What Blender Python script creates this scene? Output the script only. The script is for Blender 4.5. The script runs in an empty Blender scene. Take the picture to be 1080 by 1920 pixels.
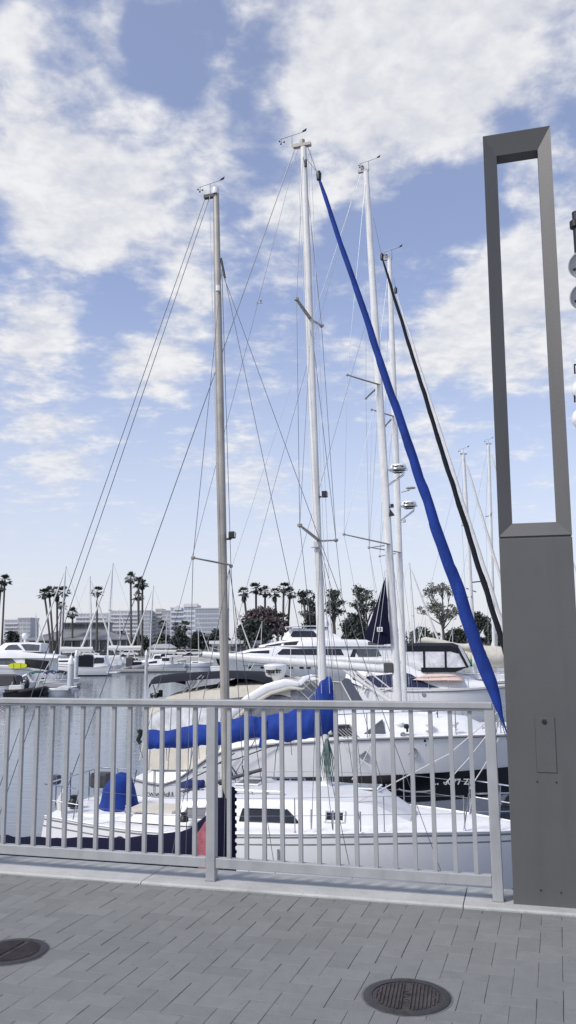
import bpy, math, random
from mathutils import Vector, Matrix, noise
random.seed(7)
scene = bpy.context.scene
COL = scene.collection
R = math.radians
# ------------------------------------------------------------------ camera
F = 1550.0; PITCH = R(8.91); ROLL = R(0.6); EYE = Vector((0, 0, 1.43))
cp, sp, cr, sr = math.cos(PITCH), math.sin(PITCH), math.cos(ROLL), math.sin(ROLL)
TH = R(-15.7)          # heading of the quay, its railing and the berths
WATER = -3.4
def ray(px, py):
    x = (px-540)/F; y = (960-py)/F
    x, y = x*cr+y*sr, -x*sr+y*cr
    return Vector((x, cp-y*sp, sp+y*cp))
def P(px, py, d):
    r = ray(px, py); return EYE + r*(d/r.y)
def PZ(px, py, z):
    r = ray(px, py); return EYE + r*((z-EYE.z)/r.z)
cam = bpy.data.cameras.new('camera'); cam_o = bpy.data.objects.new('camera', cam); COL.objects.link(cam_o)
right = Vector((cr, sr*sp, -sr*cp)); up = Vector((sr, -cr*sp, cr*cp)); fw = Vector((0, cp, sp))
m = Matrix((right, up, -fw)).transposed().to_4x4(); m.translation = EYE
cam_o.matrix_world = m
cam.sensor_fit = 'VERTICAL'; cam.sensor_height = 36; cam.sensor_width = 36*9/16
cam.lens = 36*F/1920; cam.clip_start = 0.05; cam.clip_end = 9000
scene.camera = cam_o
# ------------------------------------------------------------------ materials
MATS = {}
def mat(name, col, rough=.5, metal=0., var=.08, sc=5., bump=0., bsc=60., streak=0., coat=0., island=0., spec=.5, sheen=0., stretch=None, stain=0.):
    if name in MATS: return MATS[name]
    mt = bpy.data.materials.new(name); mt.use_nodes = True
    nt = mt.node_tree; N = nt.nodes; L = nt.links
    b = N['Principled BSDF']
    tc = N.new('ShaderNodeTexCoord')
    nz = N.new('ShaderNodeTexNoise'); nz.inputs['Scale'].default_value = sc; nz.inputs['Detail'].default_value = 6; nz.inputs['Roughness'].default_value = .6
    src = tc.outputs['Object']
    if stretch:
        mp = N.new('ShaderNodeMapping'); mp.inputs['Scale'].default_value = stretch; L.new(src, mp.inputs['Vector']); src = mp.outputs['Vector']
    L.new(src, nz.inputs['Vector'])
    mr = N.new('ShaderNodeMapRange'); mr.inputs['From Min'].default_value = .3; mr.inputs['From Max'].default_value = .7
    mr.inputs['To Min'].default_value = 1-var; mr.inputs['To Max'].default_value = 1+var
    L.new(nz.outputs['Fac'], mr.inputs['Value'])
    fac = mr.outputs['Result']
    if island:
        g = N.new('ShaderNodeNewGeometry'); m2 = N.new('ShaderNodeMapRange')
        m2.inputs['To Min'].default_value = 1-island; m2.inputs['To Max'].default_value = 1+island
        L.new(g.outputs['Random Per Island'], m2.inputs['Value'])
        mm = N.new('ShaderNodeMath'); mm.operation = 'MULTIPLY'; L.new(fac, mm.inputs[0]); L.new(m2.outputs['Result'], mm.inputs[1]); fac = mm.outputs[0]
    if streak:
        mp2 = N.new('ShaderNodeMapping'); mp2.inputs['Scale'].default_value = (9, 9, .8); L.new(tc.outputs['Object'], mp2.inputs['Vector'])
        n2 = N.new('ShaderNodeTexNoise'); n2.inputs['Scale'].default_value = 1.2; n2.inputs['Detail'].default_value = 8; L.new(mp2.outputs['Vector'], n2.inputs['Vector'])
        m3 = N.new('ShaderNodeMapRange'); m3.inputs['From Min'].default_value = .5; m3.inputs['From Max'].default_value = .78
        m3.inputs['To Min'].default_value = 1; m3.inputs['To Max'].default_value = 1-streak; L.new(n2.outputs['Fac'], m3.inputs['Value'])
        mm = N.new('ShaderNodeMath'); mm.operation = 'MULTIPLY'; L.new(fac, mm.inputs[0]); L.new(m3.outputs['Result'], mm.inputs[1]); fac = mm.outputs[0]
    if stain:
        for sc_, lo, hi, amt in ((.9, .46, .75, stain), (2.7, .55, .8, stain*.8), (55., .70, .76, stain*2.2), (7., .66, .78, stain*.9)):
            n4 = N.new('ShaderNodeTexNoise'); n4.inputs['Scale'].default_value = sc_; n4.inputs['Detail'].default_value = 5 if sc_ < 10 else 1; L.new(tc.outputs['Object'], n4.inputs['Vector'])
            m4 = N.new('ShaderNodeMapRange'); m4.inputs['From Min'].default_value = lo; m4.inputs['From Max'].default_value = hi; m4.inputs['To Min'].default_value = 1; m4.inputs['To Max'].default_value = 1-amt; L.new(n4.outputs['Fac'], m4.inputs['Value'])
            mm = N.new('ShaderNodeMath'); mm.operation = 'MULTIPLY'; L.new(fac, mm.inputs[0]); L.new(m4.outputs['Result'], mm.inputs[1]); fac = mm.outputs[0]
    vm = N.new('ShaderNodeVectorMath'); vm.operation = 'SCALE'; vm.inputs[0].default_value = col[:3]; L.new(fac, vm.inputs['Scale'])
    L.new(vm.outputs['Vector'], b.inputs['Base Color'])
    b.inputs['Metallic'].default_value = metal
    mr2 = N.new('ShaderNodeMapRange'); mr2.inputs['To Min'].default_value = max(.02, rough-.1*min(1, rough*2)); mr2.inputs['To Max'].default_value = min(1, rough+.12)
    L.new(nz.outputs['Fac'], mr2.inputs['Value']); L.new(mr2.outputs['Result'], b.inputs['Roughness'])
    b.inputs['Specular IOR Level'].default_value = spec
    if coat: b.inputs['Coat Weight'].default_value = coat; b.inputs['Coat Roughness'].default_value = .08
    if sheen: b.inputs['Sheen Weight'].default_value = sheen
    if bump:
        n3 = N.new('ShaderNodeTexNoise'); n3.inputs['Scale'].default_value = bsc; n3.inputs['Detail'].default_value = 5; L.new(src, n3.inputs['Vector'])
        bp = N.new('ShaderNodeBump'); bp.inputs['Strength'].default_value = bump; bp.inputs['Distance'].default_value = .02
        L.new(n3.outputs['Fac'], bp.inputs['Height']); L.new(bp.outputs['Normal'], b.inputs['Normal'])
    MATS[name] = mt; return mt
def vinyl(name, col, alpha, rough=.12):
    mt = mat(name, col, rough, var=.3, sc=3, bump=.5, bsc=5)
    mt.node_tree.nodes['Principled BSDF'].inputs['Alpha'].default_value = alpha
    return mt
def M(n): return MATS[n]
# ------------------------------------------------------------------ mesh builder
class MB:
    def __init__(s): s.v = []; s.f = []; s.mi = []
    def add(s, vs, fs, mi=0):
        o = len(s.v); s.v += [tuple(v) for v in vs]
        for f in fs: s.f.append([i+o for i in f]); s.mi.append(mi)
        return s
    def box(s, c, sz, rz=0, mi=0, rot=None):
        hx, hy, hz = sz[0]/2, sz[1]/2, sz[2]/2
        q = rot or Matrix.Rotation(rz, 3, 'Z'); c = Vector(c)
        vs = [c + q @ Vector((x, y, z)) for x in (-hx, hx) for y in (-hy, hy) for z in (-hz, hz)]
        return s.add(vs, [(0,1,3,2), (4,6,7,5), (0,4,5,1), (2,3,7,6), (0,2,6,4), (1,5,7,3)], mi)
    def tube(s, pts, r, n=8, mi=0, asp=1., ref=None, closed=False):
        pts = [Vector(p) for p in pts]; k = len(pts)
        rs = r if isinstance(r, (list, tuple)) else [r]*k
        if ref is None:
            t0 = pts[-1]-pts[0]
            if t0.length < 1e-6: t0 = pts[1]-pts[0]
            ref = Vector((1, 0, 0)) if abs(t0.normalized().x) < .8 else Vector((0, 1, 0))
        ref = Vector(ref); vs = []; fs = []
        for i in range(k):
            if closed: t = pts[(i+1) % k]-pts[i-1]
            else: t = pts[min(i+1, k-1)]-pts[max(i-1, 0)]
            t.normalize(); u = ref - t*ref.dot(t)
            if u.length < 1e-3: u = t.orthogonal()
            u.normalize(); w = t.cross(u)
            for j in range(n):
                a = 2*math.pi*j/n
                vs.append(pts[i] + u*math.cos(a)*rs[i] + w*math.sin(a)*rs[i]*asp)
        for i in range(k if closed else k-1):
            a = i*n; b = ((i+1) % k)*n
            for j in range(n): fs.append((a+j, a+(j+1) % n, b+(j+1) % n, b+j))
        if not closed: fs.append(tuple(range(n))[::-1]); fs.append(tuple((k-1)*n+j for j in range(n)))
        return s.add(vs, fs, mi)
    def lathe(s, prof, c=(0, 0, 0), n=24, mi=0, rot=None):
        c = Vector(c); vs = []; fs = []; k = len(prof); q = rot or Matrix.Identity(3)
        for r, z in prof:
            for j in range(n):
                a = 2*math.pi*j/n; vs.append(c + q @ Vector((r*math.cos(a), r*math.sin(a), z)))
        for i in range(k-1):
            for j in range(n): fs.append((i*n+j, i*n+(j+1) % n, (i+1)*n+(j+1) % n, (i+1)*n+j))
        if prof[0][0] > 1e-5: fs.append(tuple(range(n))[::-1])
        if prof[-1][0] > 1e-5: fs.append(tuple((k-1)*n+j for j in range(n)))
        return s.add(vs, fs, mi)
    def grid(s, rows, mi=0, matrow=None):
        k = len(rows); n = len(rows[0]); vs = [p for r in rows for p in r]; o = len(s.v)
        s.v += [tuple(p) for p in vs]
        for i in range(k-1):
            for j in range(n-1):
                s.f.append([o+i*n+j, o+i*n+j+1, o+(i+1)*n+j+1, o+(i+1)*n+j]); s.mi.append(matrow[j] if matrow else mi)
        return s
    def prism(s, poly, vec, mi=0):
        vec = Vector(vec); n = len(poly); a = [Vector(p) for p in poly]; b = [p+vec for p in a]
        fs = [tuple(range(n))[::-1], tuple(range(n, 2*n))] + [(i, (i+1) % n, n+(i+1) % n, n+i) for i in range(n)]
        return s.add(a+b, fs, mi)
    def face(s, poly, mi=0): return s.add(poly, [tuple(range(len(poly)))], mi)
    def build(s, name, mats, parent=None, smooth=True, bevel=0, ang=38):
        me = bpy.data.meshes.new(name); me.from_pydata(s.v, [], s.f); me.update()
        for mm in (mats if isinstance(mats, (list, tuple)) else [mats]): me.materials.append(M(mm) if isinstance(mm, str) else mm)
        me.polygons.foreach_set('material_index', s.mi)
        if smooth:
            me.polygons.foreach_set('use_smooth', [True]*len(s.f)); me.set_sharp_from_angle(angle=R(ang))
        o = bpy.data.objects.new(name, me); COL.objects.link(o); o.parent = parent
        if bevel:
            bv = o.modifiers.new('bevel', 'BEVEL'); bv.width = bevel; bv.segments = 2; bv.limit_method = 'ANGLE'; bv.angle_limit = R(40)
        return o
def tag(o, label, cat, group=None):
    o['label'] = label; o['category'] = cat
    if group: o['group'] = group
    return o
def thing(name, label, cat, loc=(0, 0, 0), rz=0, group=None):
    o = bpy.data.objects.new(name, None); o.empty_display_size = .2; COL.objects.link(o)
    o.location = loc; o.rotation_euler = (0, 0, rz); return tag(o, label, cat, group)
def struct(o): o['kind'] = 'structure'; return o
def plabel(o, t): o['label'] = t; return o
def copy_tree(o, parent=None, loc=None, rz=None, scale=None, label=None, group=None):
    c = o.copy(); COL.objects.link(c); c.parent = parent
    if loc is not None: c.location = loc
    if rz is not None: c.rotation_euler = (0, 0, rz)
    if scale is not None: c.scale = scale if isinstance(scale, (tuple, list)) else (scale,)*3
    if label: c['label'] = label
    if group: c['group'] = group
    for ch in list(o.children): copy_tree(ch, c)
    return c
def wob(p, amp, sc, seed=0.):
    p = Vector(p); q = p*sc + Vector((seed, seed*1.7, -seed))
    return p + Vector(noise.noise_vector(q))*amp
def lettering(name, s, size, m_, parent, loc, rot=(R(90), 0, 0), sx=1., bold=0.):
    cu = bpy.data.curves.new(name, 'FONT'); cu.body = s; cu.size = size; cu.align_x = 'CENTER'; cu.align_y = 'CENTER'; cu.extrude = .001; cu.offset = bold
    t = bpy.data.objects.new(name, cu); COL.objects.link(t)
    dg = bpy.context.evaluated_depsgraph_get(); me = bpy.data.meshes.new_from_object(t.evaluated_get(dg))
    bpy.data.objects.remove(t); me.materials.clear(); me.materials.append(M(m_)); me.name = name
    o = bpy.data.objects.new(name, me); COL.objects.link(o); o.parent = parent
    o.location = loc; o.rotation_euler = rot; o.scale = (sx, 1, 1); return o
def lerp(a, b, t): return a+(b-a)*t
def interp(tab, x):
    if x <= tab[0][0]: return tab[0][1]
    for (a, fa), (b, fb) in zip(tab, tab[1:]):
        if x <= b: return fa+(fb-fa)*((x-a)/(b-a))
    return tab[-1][1]
def sinterp(tab, x):          # smooth (Catmull-Rom) interpolation
    if x <= tab[0][0]: return tab[0][1]
    if x >= tab[-1][0]: return tab[-1][1]
    for i in range(len(tab)-1):
        x0, y0 = tab[i]; x1, y1 = tab[i+1]
        if x <= x1:
            xm, ym = tab[max(0, i-1)]; xp, yp = tab[min(len(tab)-1, i+2)]
            m0 = (y1-ym)/(x1-xm)*(x1-x0); m1 = (yp-y0)/(xp-x0)*(x1-x0); t = (x-x0)/(x1-x0)
            return (2*t**3-3*t*t+1)*y0+(t**3-2*t*t+t)*m0+(-2*t**3+3*t*t)*y1+(t**3-t*t)*m1
# ------------------------------------------------------------------ boats
SAILP = [(0, 1), (.3, 1.), (.6, .94), (.8, .76), (.92, .46), (1, .02)]
POWP = [(0, 1), (.35, .94), (.7, .82), (.82, .72), (1, .02)]
class Boat:
    """A berth frame: local x along the hull, y across (the near side is -y), z up from the water."""
    def __init__(b, name, label, cat, n=None, at=None, th=TH, group=None):
        b.th = th; c, s = math.cos(th), math.sin(th)
        b.ux = Vector((c, s, 0)); b.uy = Vector((-s, c, 0))
        b.o = Vector((at[0], at[1], WATER)); b.root = thing(name, label, cat, b.o, th, group)
    def pt(b, px, py, yl=0.):
        r = ray(px, py); k = (yl - (EYE-b.o).dot(b.uy))/r.dot(b.uy); w = EYE + r*k - b.o
        return Vector((w.dot(b.ux), yl, w.z))
    def hull(b, xs, xb, beam, sheer, draft=.5, prof=SAILP, tw=.72, rake=.9, tr=.4, flare=.1, rows=None, mats=('gelcoat',), tm=.42, full=2.2, nst=26, deck='deck_white', crown=.07, camber_in=0.):
        """sheer: [(t, height)], rows: [(v, material index for the strip below v)]"""
        b.xs, b.xb, b.draft = xs, xb, draft; sgn = 1
        def half(t):
            if t < tm: return beam/2*lerp(tw, 1, math.sin(t/tm*math.pi/2))
            u = (t-tm)/(1-tm); return beam/2*max(.012, (1-u**full)**.9)
        def S(t, v, side=-1):
            z = lerp(sinterp(sheer, t), -draft, v)
            x = lerp(xs+tr*v, xb-rake*v, t)
            y = half(t)*sinterp(prof, v)*(1-flare*v*(t**3))
            return Vector((x, side*y, z))
        b.S = S; b.sheer = sheer; b.half = half
        rows = rows or [(0, 0), (1, 0)]
        vs = sorted(set([r[0] for r in rows] + [i/14 for i in range(15)]))
        mr = []
        for v in vs[:-1]:
            mi = 0
            for rv, ri in rows:
                if v >= rv-1e-6: mi = ri
            mr.append(mi)
        ts = [i/nst for i in range(nst+1)]
        mb = MB()
        for side in (-1, 1): mb.grid([[S(t, v, side) for v in vs] for t in ts], matrow=mr)
        mb.grid([[lerp(S(0, v, -1), S(0, v, 1), k/4) for v in vs] for k in range(5)], matrow=mr)
        b.hull_o = mb.build('hull', list(mats), b.root)
        if deck:
            d = MB()
            d.grid([[Vector((S(t, 0).x, lerp(-half(t), half(t), k/8), S(t, 0).z+crown*(1-(k/4-1)**2)-.004)) for k in range(9)] for t in ts])
            b.deck_o = d.build('deck', deck, b.root)
        return b
    def hp(b, x, z, side=-1, off=.006):
        t = .5; v = .3
        for _ in range(12):
            s = sinterp(b.sheer, min(1, max(0, t))); v = (s-z)/(s+b.draft)
            x0 = b.S(0, v, side).x; x1 = b.S(1, v, side).x; t = min(1, max(0, (x-x0)/(x1-x0)))
        p = b.S(t, v, side); p.y += off*side; return p
    def hull_patch(b, name, x0, x1, zt, zb, m_, side=-1, nx=16, nz=4, off=.006, parent=None):
        mb = MB(); rows = []
        for i in range(nx+1):
            x = lerp(x0, x1, i/nx); a, c = zt(i/nx), zb(i/nx)
            rows.append([b.hp(x, lerp(a, c, j/nz), side, off) for j in range(nz+1)])
        return mb.grid(rows).build(name, m_, parent or b.root)
    def rail_line(b, name, r, m_, t0=0., t1=1., dz=0., n=24, both=True, inset=0.):
        mb = MB()
        for side in ((-1, 1) if both else (-1,)):
            mb.tube([b.S(lerp(t0, t1, i/n), 0, side)+Vector((0, -side*inset, dz)) for i in range(n+1)], r, 6)
        return mb.build(name, m_, b.root)
class Cabin:
    """sections: (x, half width at foot, half width at top, z foot, z top)"""
    def __init__(c, b, secs, name='cabin', m_='gelcoat', crown=.06, rnd=.06, parent=None, nx=3, make=True, topm=None):
        c.secs = secs; c.root = parent or b.root
        xs = []
        for s0, s1 in zip(secs, secs[1:]): xs += [lerp(s0[0], s1[0], i/nx) for i in range(nx)]
        xs.append(secs[-1][0]); rows = []; mr = None
        for x in xs:
            _, wb, wt, zb, zt = c.at(x); r = min(rnd, (zt-zb)*.4)
            half = [Vector((x, -wb, zb)), Vector((x, -lerp(wb, wt, .5), lerp(zb, zt, .5))), Vector((x, -wt, zt-r)), Vector((x, -wt+r*.3, zt-r*.3)), Vector((x, -wt+r, zt+crown*.1))]
            half += [Vector((x, -wt*.55, zt+crown*.72)), Vector((x, 0, zt+crown))]
            rows.append(half + [Vector((p.x, -p.y, p.z)) for p in half[:-1]][::-1])
        if make:
            mb = MB(); n = len(rows[0])
            mrow = [0]*(n-1)
            if topm: mrow = [0, 0, 0]+[1]*(n-7)+[0, 0, 0]
            mb.grid(rows, matrow=mrow)
            mb.face(rows[0][::-1]); mb.face(rows[-1])
            c.o = mb.build(name, [m_, topm] if topm else m_, c.root)
            c.root = c.o if parent is None else parent
    def at(c, x):
        s = c.secs; rev = s[0][0] > s[-1][0]
        if rev: s = s[::-1]
        return tuple([x]+[interp([(q[0], q[k]) for q in s], x) for k in range(1, 5)])
    def S(c, x, v, side=-1, off=.006):
        _, wb, wt, zb, zt = c.at(x); return Vector((x, side*(lerp(wb, wt, v)+off), lerp(zb, zt, v)))
    def window(c, x0, x1, v0, v1, m_='dark_glass', s0=0., s1=0., name='window', side=(-1, 1), frame=None, off=.006, parent=None, n=8, fw_=.025):
        out = []
        for sd in side:
            g = []; ring = []
            for i in range(n+1):
                u = i/n; col = []
                for j in range(4):
                    w = j/3; x = lerp(lerp(x0, x1, u), lerp(x0+s0, x1+s1, u), w); col.append(c.S(x, lerp(v0, v1, w), sd, off))
                g.append(col)
            o = MB().grid(g).build(name, m_, parent or c.root)
            if frame:
                ring = [q[0] for q in g]+g[-1][1:]+[q[-1] for q in g[::-1]][1:]+[g[0][2], g[0][1]]
                MB().tube(ring, fw_, 5, closed=True).build('frame', frame, o)
            out.append(o)
        return out
def sleeve(b, secs, name, m_, parent, yl=0., nj=16, amp=.02, wsc=3., sub=5, seed=0):
    """a cloth sleeve through pixel sections (px, y top, y bottom, half width)"""
    rows = []; tabs = [[(s[0], s[k]) for s in secs] for k in (1, 2, 3)]
    xs = []
    for s0, s1 in zip(secs, secs[1:]): xs += [lerp(s0[0], s1[0], i/sub) for i in range(sub)]
    xs.append(secs[-1][0])
    for x in xs:
        a = b.pt(x, sinterp(tabs[0], x), yl); c = b.pt(x, sinterp(tabs[1], x), yl); w = interp(tabs[2], x); mid = (a+c)/2; hz = (a.z-c.z)/2
        row = []
        for j in range(nj+1):
            q = 2*math.pi*(j % nj)/nj; sn, cs = math.sin(q), math.cos(q)
            p = Vector((lerp(c.x, a.x, (sn+1)/2), yl+w*cs*(1-.45*max(0, sn)), mid.z+hz*sn))
            row.append(wob(wob(p, amp, wsc, seed), amp*.5, wsc*3.1, seed+4))
        rows.append(row)
    mb = MB().grid(rows); mb.face(rows[0][:-1][::-1]); mb.face(rows[-1][:-1])
    return mb.build(name, m_, parent, ang=70)
def spar(b, name, p0, p1, r, m_, parent, asp=.65, taper=.8, n=12, seg=6):
    pts = [lerp(p0, p1, i/seg) for i in range(seg+1)]; rs = [r if i < seg*.6 else lerp(r, r*taper, (i-seg*.6)/(seg*.4)) for i in range(seg+1)]
    return MB().tube(pts, rs, n, asp=asp, ref=(1, 0, 0)).build(name, m_, parent)
def wire(name, parent, pts, r=.006, m_='wire', n=5): return MB().tube(pts, r, n).build(name, m_, parent)
def wind_vane(parent, p, s=1., m_='black_plastic', flip=1):
    mb = MB(); p = Vector(p)
    mb.tube([p, p+Vector((0, 0, .42*s))], .008*s, 6); q = p+Vector((0, 0, .42*s)); d = Vector((.42*s*flip, .1*s, .14*s))
    mb.tube([q-d*.9, q+d], .007*s, 6)
    mb.prism([q+d*.75, q+d*1.1, q+d*1.15+Vector((0, 0, .1*s)), q+d*.85+Vector((0, 0, .06*s))], (0, .006, 0))
    for k in range(3):
        a = k*2.09; e = q-d*.8+Vector((.09*s*math.cos(a), .09*s*math.sin(a), -.13*s)); mb.tube([q-d*.8+Vector((0, 0, -.13*s)), e], .005*s, 5)
        mb.lathe([(0, -.03*s), (.028*s, -.01*s), (.03*s, .02*s), (0, .03*s)], e, 8)
    mb.tube([q-d*.8, q-d*.8+Vector((0, 0, -.13*s))], .006*s, 5)
    return mb.build('wind_vane', m_, parent)
def furled(b, name, top, bot, r, m_, parent, seed=0, sag=.012, n=60, prof=None):
    prof = prof or [(0, .25), (.03, .45), (.1, .6), (.4, .85), (.75, 1.05), (.93, 1.0), (.97, .7), (1, .35)]
    L = (bot-top).length; pts = []; rs = []
    for i in range(n+1):
        t = i/n; p = lerp(top, bot, t); p = p+Vector((-.15, .02, -1))*L*sag*math.sin(math.pi*t)
        q = wob(p, .025, 1.4, seed); pts.append(q); rs.append(r*interp(prof, t)*(1+.10*noise.noise(Vector((t*37+seed, seed, 1)))))
    # the cloth is rolled: its free edge climbs the roll as a spiral step
    turns = L*.55; k = 16; rows = []; a = (bot-top).normalized(); u = Vector((1, 0, 0)); u = (u-a*u.dot(a)).normalized(); w = a.cross(u)
    m_n = n*3
    for i in range(m_n+1):
        f = i/m_n*n; i0 = min(n-1, int(f)); p = lerp(pts[i0], pts[i0+1], f-i0); rr = lerp(rs[i0], rs[i0+1], f-i0); row = []
        for j in range(k+1):
            th = (j % k)/k; sp_ = (th-i/m_n*turns) % 1.; r2 = rr*(.93+.13*sp_+.05*noise.noise(Vector((i*.09+seed, math.cos(th*6.28), math.sin(th*6.28)))))
            row.append(p+u*math.cos(th*2*math.pi)*r2+w*math.sin(th*2*math.pi)*r2)
        rows.append(row)
    mb = MB().grid(rows); mb.face(rows[0][:-1]); mb.face(rows[-1][:-1]); return mb.build(name, m_, parent, ang=60)
mat('gelcoat', (.85, .85, .845), .22, var=.03, sc=1.2, streak=.03, coat=.3)
mat('deck_white', (.83, .83, .815), .45, var=.06, sc=3, bump=.06, bsc=160)
mat('deck_grey', (.64, .65, .66), .6, var=.06, sc=4, bump=.1, bsc=200)
mat('cream_gelcoat', (.72, .69, .62), .3, var=.05, sc=2, streak=.1)
mat('hull_black', (.008, .009, .013), .12, var=.2, sc=2, coat=.4)
mat('hull_shade_grey', (.50, .51, .53), .3, var=.05, sc=2, coat=.3, streak=.1)
mat('hull_navy', (.012, .014, .05), .15, var=.1, sc=2, coat=.3)
mat('rub_grey', (.22, .22, .22), .5, var=.15)
mat('dark_glass', (.018, .02, .024), .06, var=.3, sc=2)
mat('grey_glass', (.09, .10, .11), .12, var=.3, sc=3)
mat('mast_white', (.74, .74, .72), .35, var=.06, sc=4, streak=.22)
mat('mast_alu', (.40, .375, .335), .42, metal=.25, var=.12, sc=5, streak=.3)
mat('steel', (.62, .63, .65), .18, metal=1., var=.08)
mat('wire', (.16, .17, .19), .4, metal=.6, var=.15)
mat('wire_light', (.42, .44, .48), .4, metal=.4, var=.15)
mat('rope_white', (.62, .62, .60), .8, var=.15, sc=60, bump=.3)
mat('rope_green', (.12, .19, .17), .85, var=.7, sc=90, bump=.3)
mat('rope_dark', (.04, .05, .09), .85, var=.4, sc=60, bump=.3)
mat('black_plastic', (.015, .015, .017), .45, var=.3)
mat('blue_canvas', (.015, .046, .255), .8, var=.26, sc=2.5, streak=.22, bump=.35, bsc=25, spec=.25)
mat('blue_canvas_dark', (.008, .02, .11), .8, var=.2, sc=6, bump=.3, bsc=25)
mat('navy_canvas', (.006, .007, .026), .85, var=.25, sc=4, bump=.35, bsc=22, spec=.2)
mat('black_canvas', (.012, .014, .02), .85, var=.25, sc=4, bump=.3, bsc=30, spec=.25)
mat('charcoal_canvas', (.07, .07, .075), .8, var=.25, sc=4, bump=.3, bsc=30)
mat('grey_canvas', (.20, .205, .22), .8, var=.12, sc=4, bump=.3, bsc=30)
mat('light_tarp', (.55, .56, .58), .7, var=.12, sc=3, bump=.4, bsc=12)
mat('beige_canvas', (.63, .59, .50), .8, var=.1, sc=4, bump=.3, bsc=30)
mat('sand_canvas', (.60, .57, .48), .8, var=.1, sc=3, bump=.3, bsc=20)
mat('red_canvas', (.42, .13, .16), .8, var=.35, sc=9, bump=.3, bsc=40)
mat('pink_cushion', (.66, .50, .44), .8, var=.12, sc=5)
mat('sail_white', (.72, .71, .67), .7, var=.1, sc=6, bump=.3, bsc=20)
mat('teal_canvas', (.03, .09, .09), .8, var=.2)
mat('yellow_foam', (.72, .76, .02), .5, var=.08)
mat('rubber', (.012, .012, .013), .7, var=.3)
mat('rib_grey', (.30, .31, .33), .6, var=.1)
mat('orange_red', (.5, .06, .03), .6)
mat('green_light', (.03, .3, .08), .4)
mat('black_ink', (.02, .02, .025), .5, var=.05)
mat('white_ink', (.75, .75, .75), .5, var=.05)
mat('grey_ink', (.48, .48, .49), .5, var=.05)
mat('rail_paint', (.385, .392, .396), .42, metal=.1, var=.09, sc=9, streak=.14, bump=.03, bsc=200)
mat('pillar_paint', (.116, .116, .114), .5, metal=.15, var=.07, sc=1.6, streak=.10, bump=.03, bsc=90, stain=.06)
mat('pillar_dark', (.05, .05, .052), .5, var=.2)
mat('concrete', (.46, .465, .445), .85, var=.13, sc=3.5, bump=.25, bsc=70, streak=.1, stain=.16)
mat('concrete_dark', (.27, .27, .265), .9, var=.2, sc=2, bump=.3, bsc=30, streak=.3)
mat('paver', (.206, .209, .202), .8, var=.07, sc=14, bump=.35, bsc=180, island=.07, stain=.16)
mat('joint_grey', (.13, .13, .13), .95, var=.3, sc=30)
mat('joint_sand', (.035, .035, .036), .95, var=.4, sc=30)
mat('iron', (.066, .063, .065), .55, metal=.5, var=.3, sc=14, bump=.3, bsc=120)
mat('iron_rust', (.078, .066, .063), .65, metal=.4, var=.4, sc=16, bump=.4, bsc=120)
mat('dock_grey', (.40, .40, .39), .85, var=.12, sc=3, bump=.2, bsc=40)
mat('pile_white', (.62, .62, .62), .6, var=.1, sc=2, streak=.35)
mat('lamp_black', (.014, .015, .017), .4, metal=.3)
mat('lamp_disc', (.55, .56, .57), .5, var=.1)
mat('bldg_white', (.74, .74, .75), .8, var=.05, sc=.05)
mat('bldg_grey', (.55, .56, .58), .8, var=.06, sc=.05)
mat('bldg_cream', (.68, .64, .58), .8, var=.05, sc=.05)
mat('bldg_window', (.40, .41, .44), .3, var=.25, sc=.2)
mat('hotel_window', (.36, .40, .47), .3, var=.2, sc=.2)
mat('roof_slate', (.22, .225, .235), .85, var=.12, sc=.6)
mat('rest_wall', (.27, .275, .285), .8, var=.2, sc=.5)
mat('rest_glass', (.10, .11, .125), .2, var=.5, sc=.6)
mat('shore', (.10, .105, .08), .95, var=.3, sc=.05)
mat('rock', (.36, .355, .34), .95, var=.3, sc=.4, bump=.5, bsc=2)
mat('palm_trunk', (.10, .095, .09), .9, var=.2, sc=3)
mat('bark', (.10, .095, .088), .9, var=.25, sc=3)
mat('feather', (.8, .8, .8), .7)
def leaf(name, col, var=.5, back=.25):
    mt = mat(name, col, .65, var=.25, sc=.8, island=var)
    nt = mt.node_tree; b = nt.nodes['Principled BSDF']; b.inputs['Specular IOR Level'].default_value = .3
leaf('palm_leaf', (.070, .078, .062)); leaf('palm_dead', (.085, .076, .064)); leaf('tree_leaf', (.085, .098, .078)); leaf('tree_leaf_olive', (.17, .172, .145))  # leaf tones lightened and greyed to paint in distance haze
leaf('tree_leaf_dark', (.062, .072, .060)); leaf('tree_leaf_pink', (.135, .108, .108)); leaf('hedge_leaf', (.075, .088, .072))
vinyl('clear_vinyl', (.80, .81, .82), .74); vinyl('grey_vinyl', (.16, .165, .18), .72); vinyl('smoke_vinyl', (.25, .26, .29), .6)
# ------------------------------------------------------------------ sky and sun
SUN_DIR = Vector((-.66, -.42, .80)).normalized()
world = bpy.data.worlds.new('World'); scene.world = world; world.use_nodes = True
nt = world.node_tree; N = nt.nodes; L = nt.links; N.clear()
def nd(t, **k):
    n = N.new(t)
    for a, v in k.items(): setattr(n, a, v)
    return n
def math_(op, a, b=None, clamp=False):
    n = nd('ShaderNodeMath', operation=op, use_clamp=clamp)
    for i, v in enumerate((a, b)):
        if v is None: continue
        if isinstance(v, (int, float)): n.inputs[i].default_value = v
        else: L.new(v, n.inputs[i])
    return n.outputs[0]
def mrange(v, a, b, c=0., d=1., smooth=True):
    n = nd('ShaderNodeMapRange', interpolation_type='SMOOTHSTEP' if smooth else 'LINEAR')
    for k, x in zip(('From Min', 'From Max', 'To Min', 'To Max'), (a, b, c, d)): n.inputs[k].default_value = x
    L.new(v, n.inputs['Value']); return n.outputs['Result']
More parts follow.
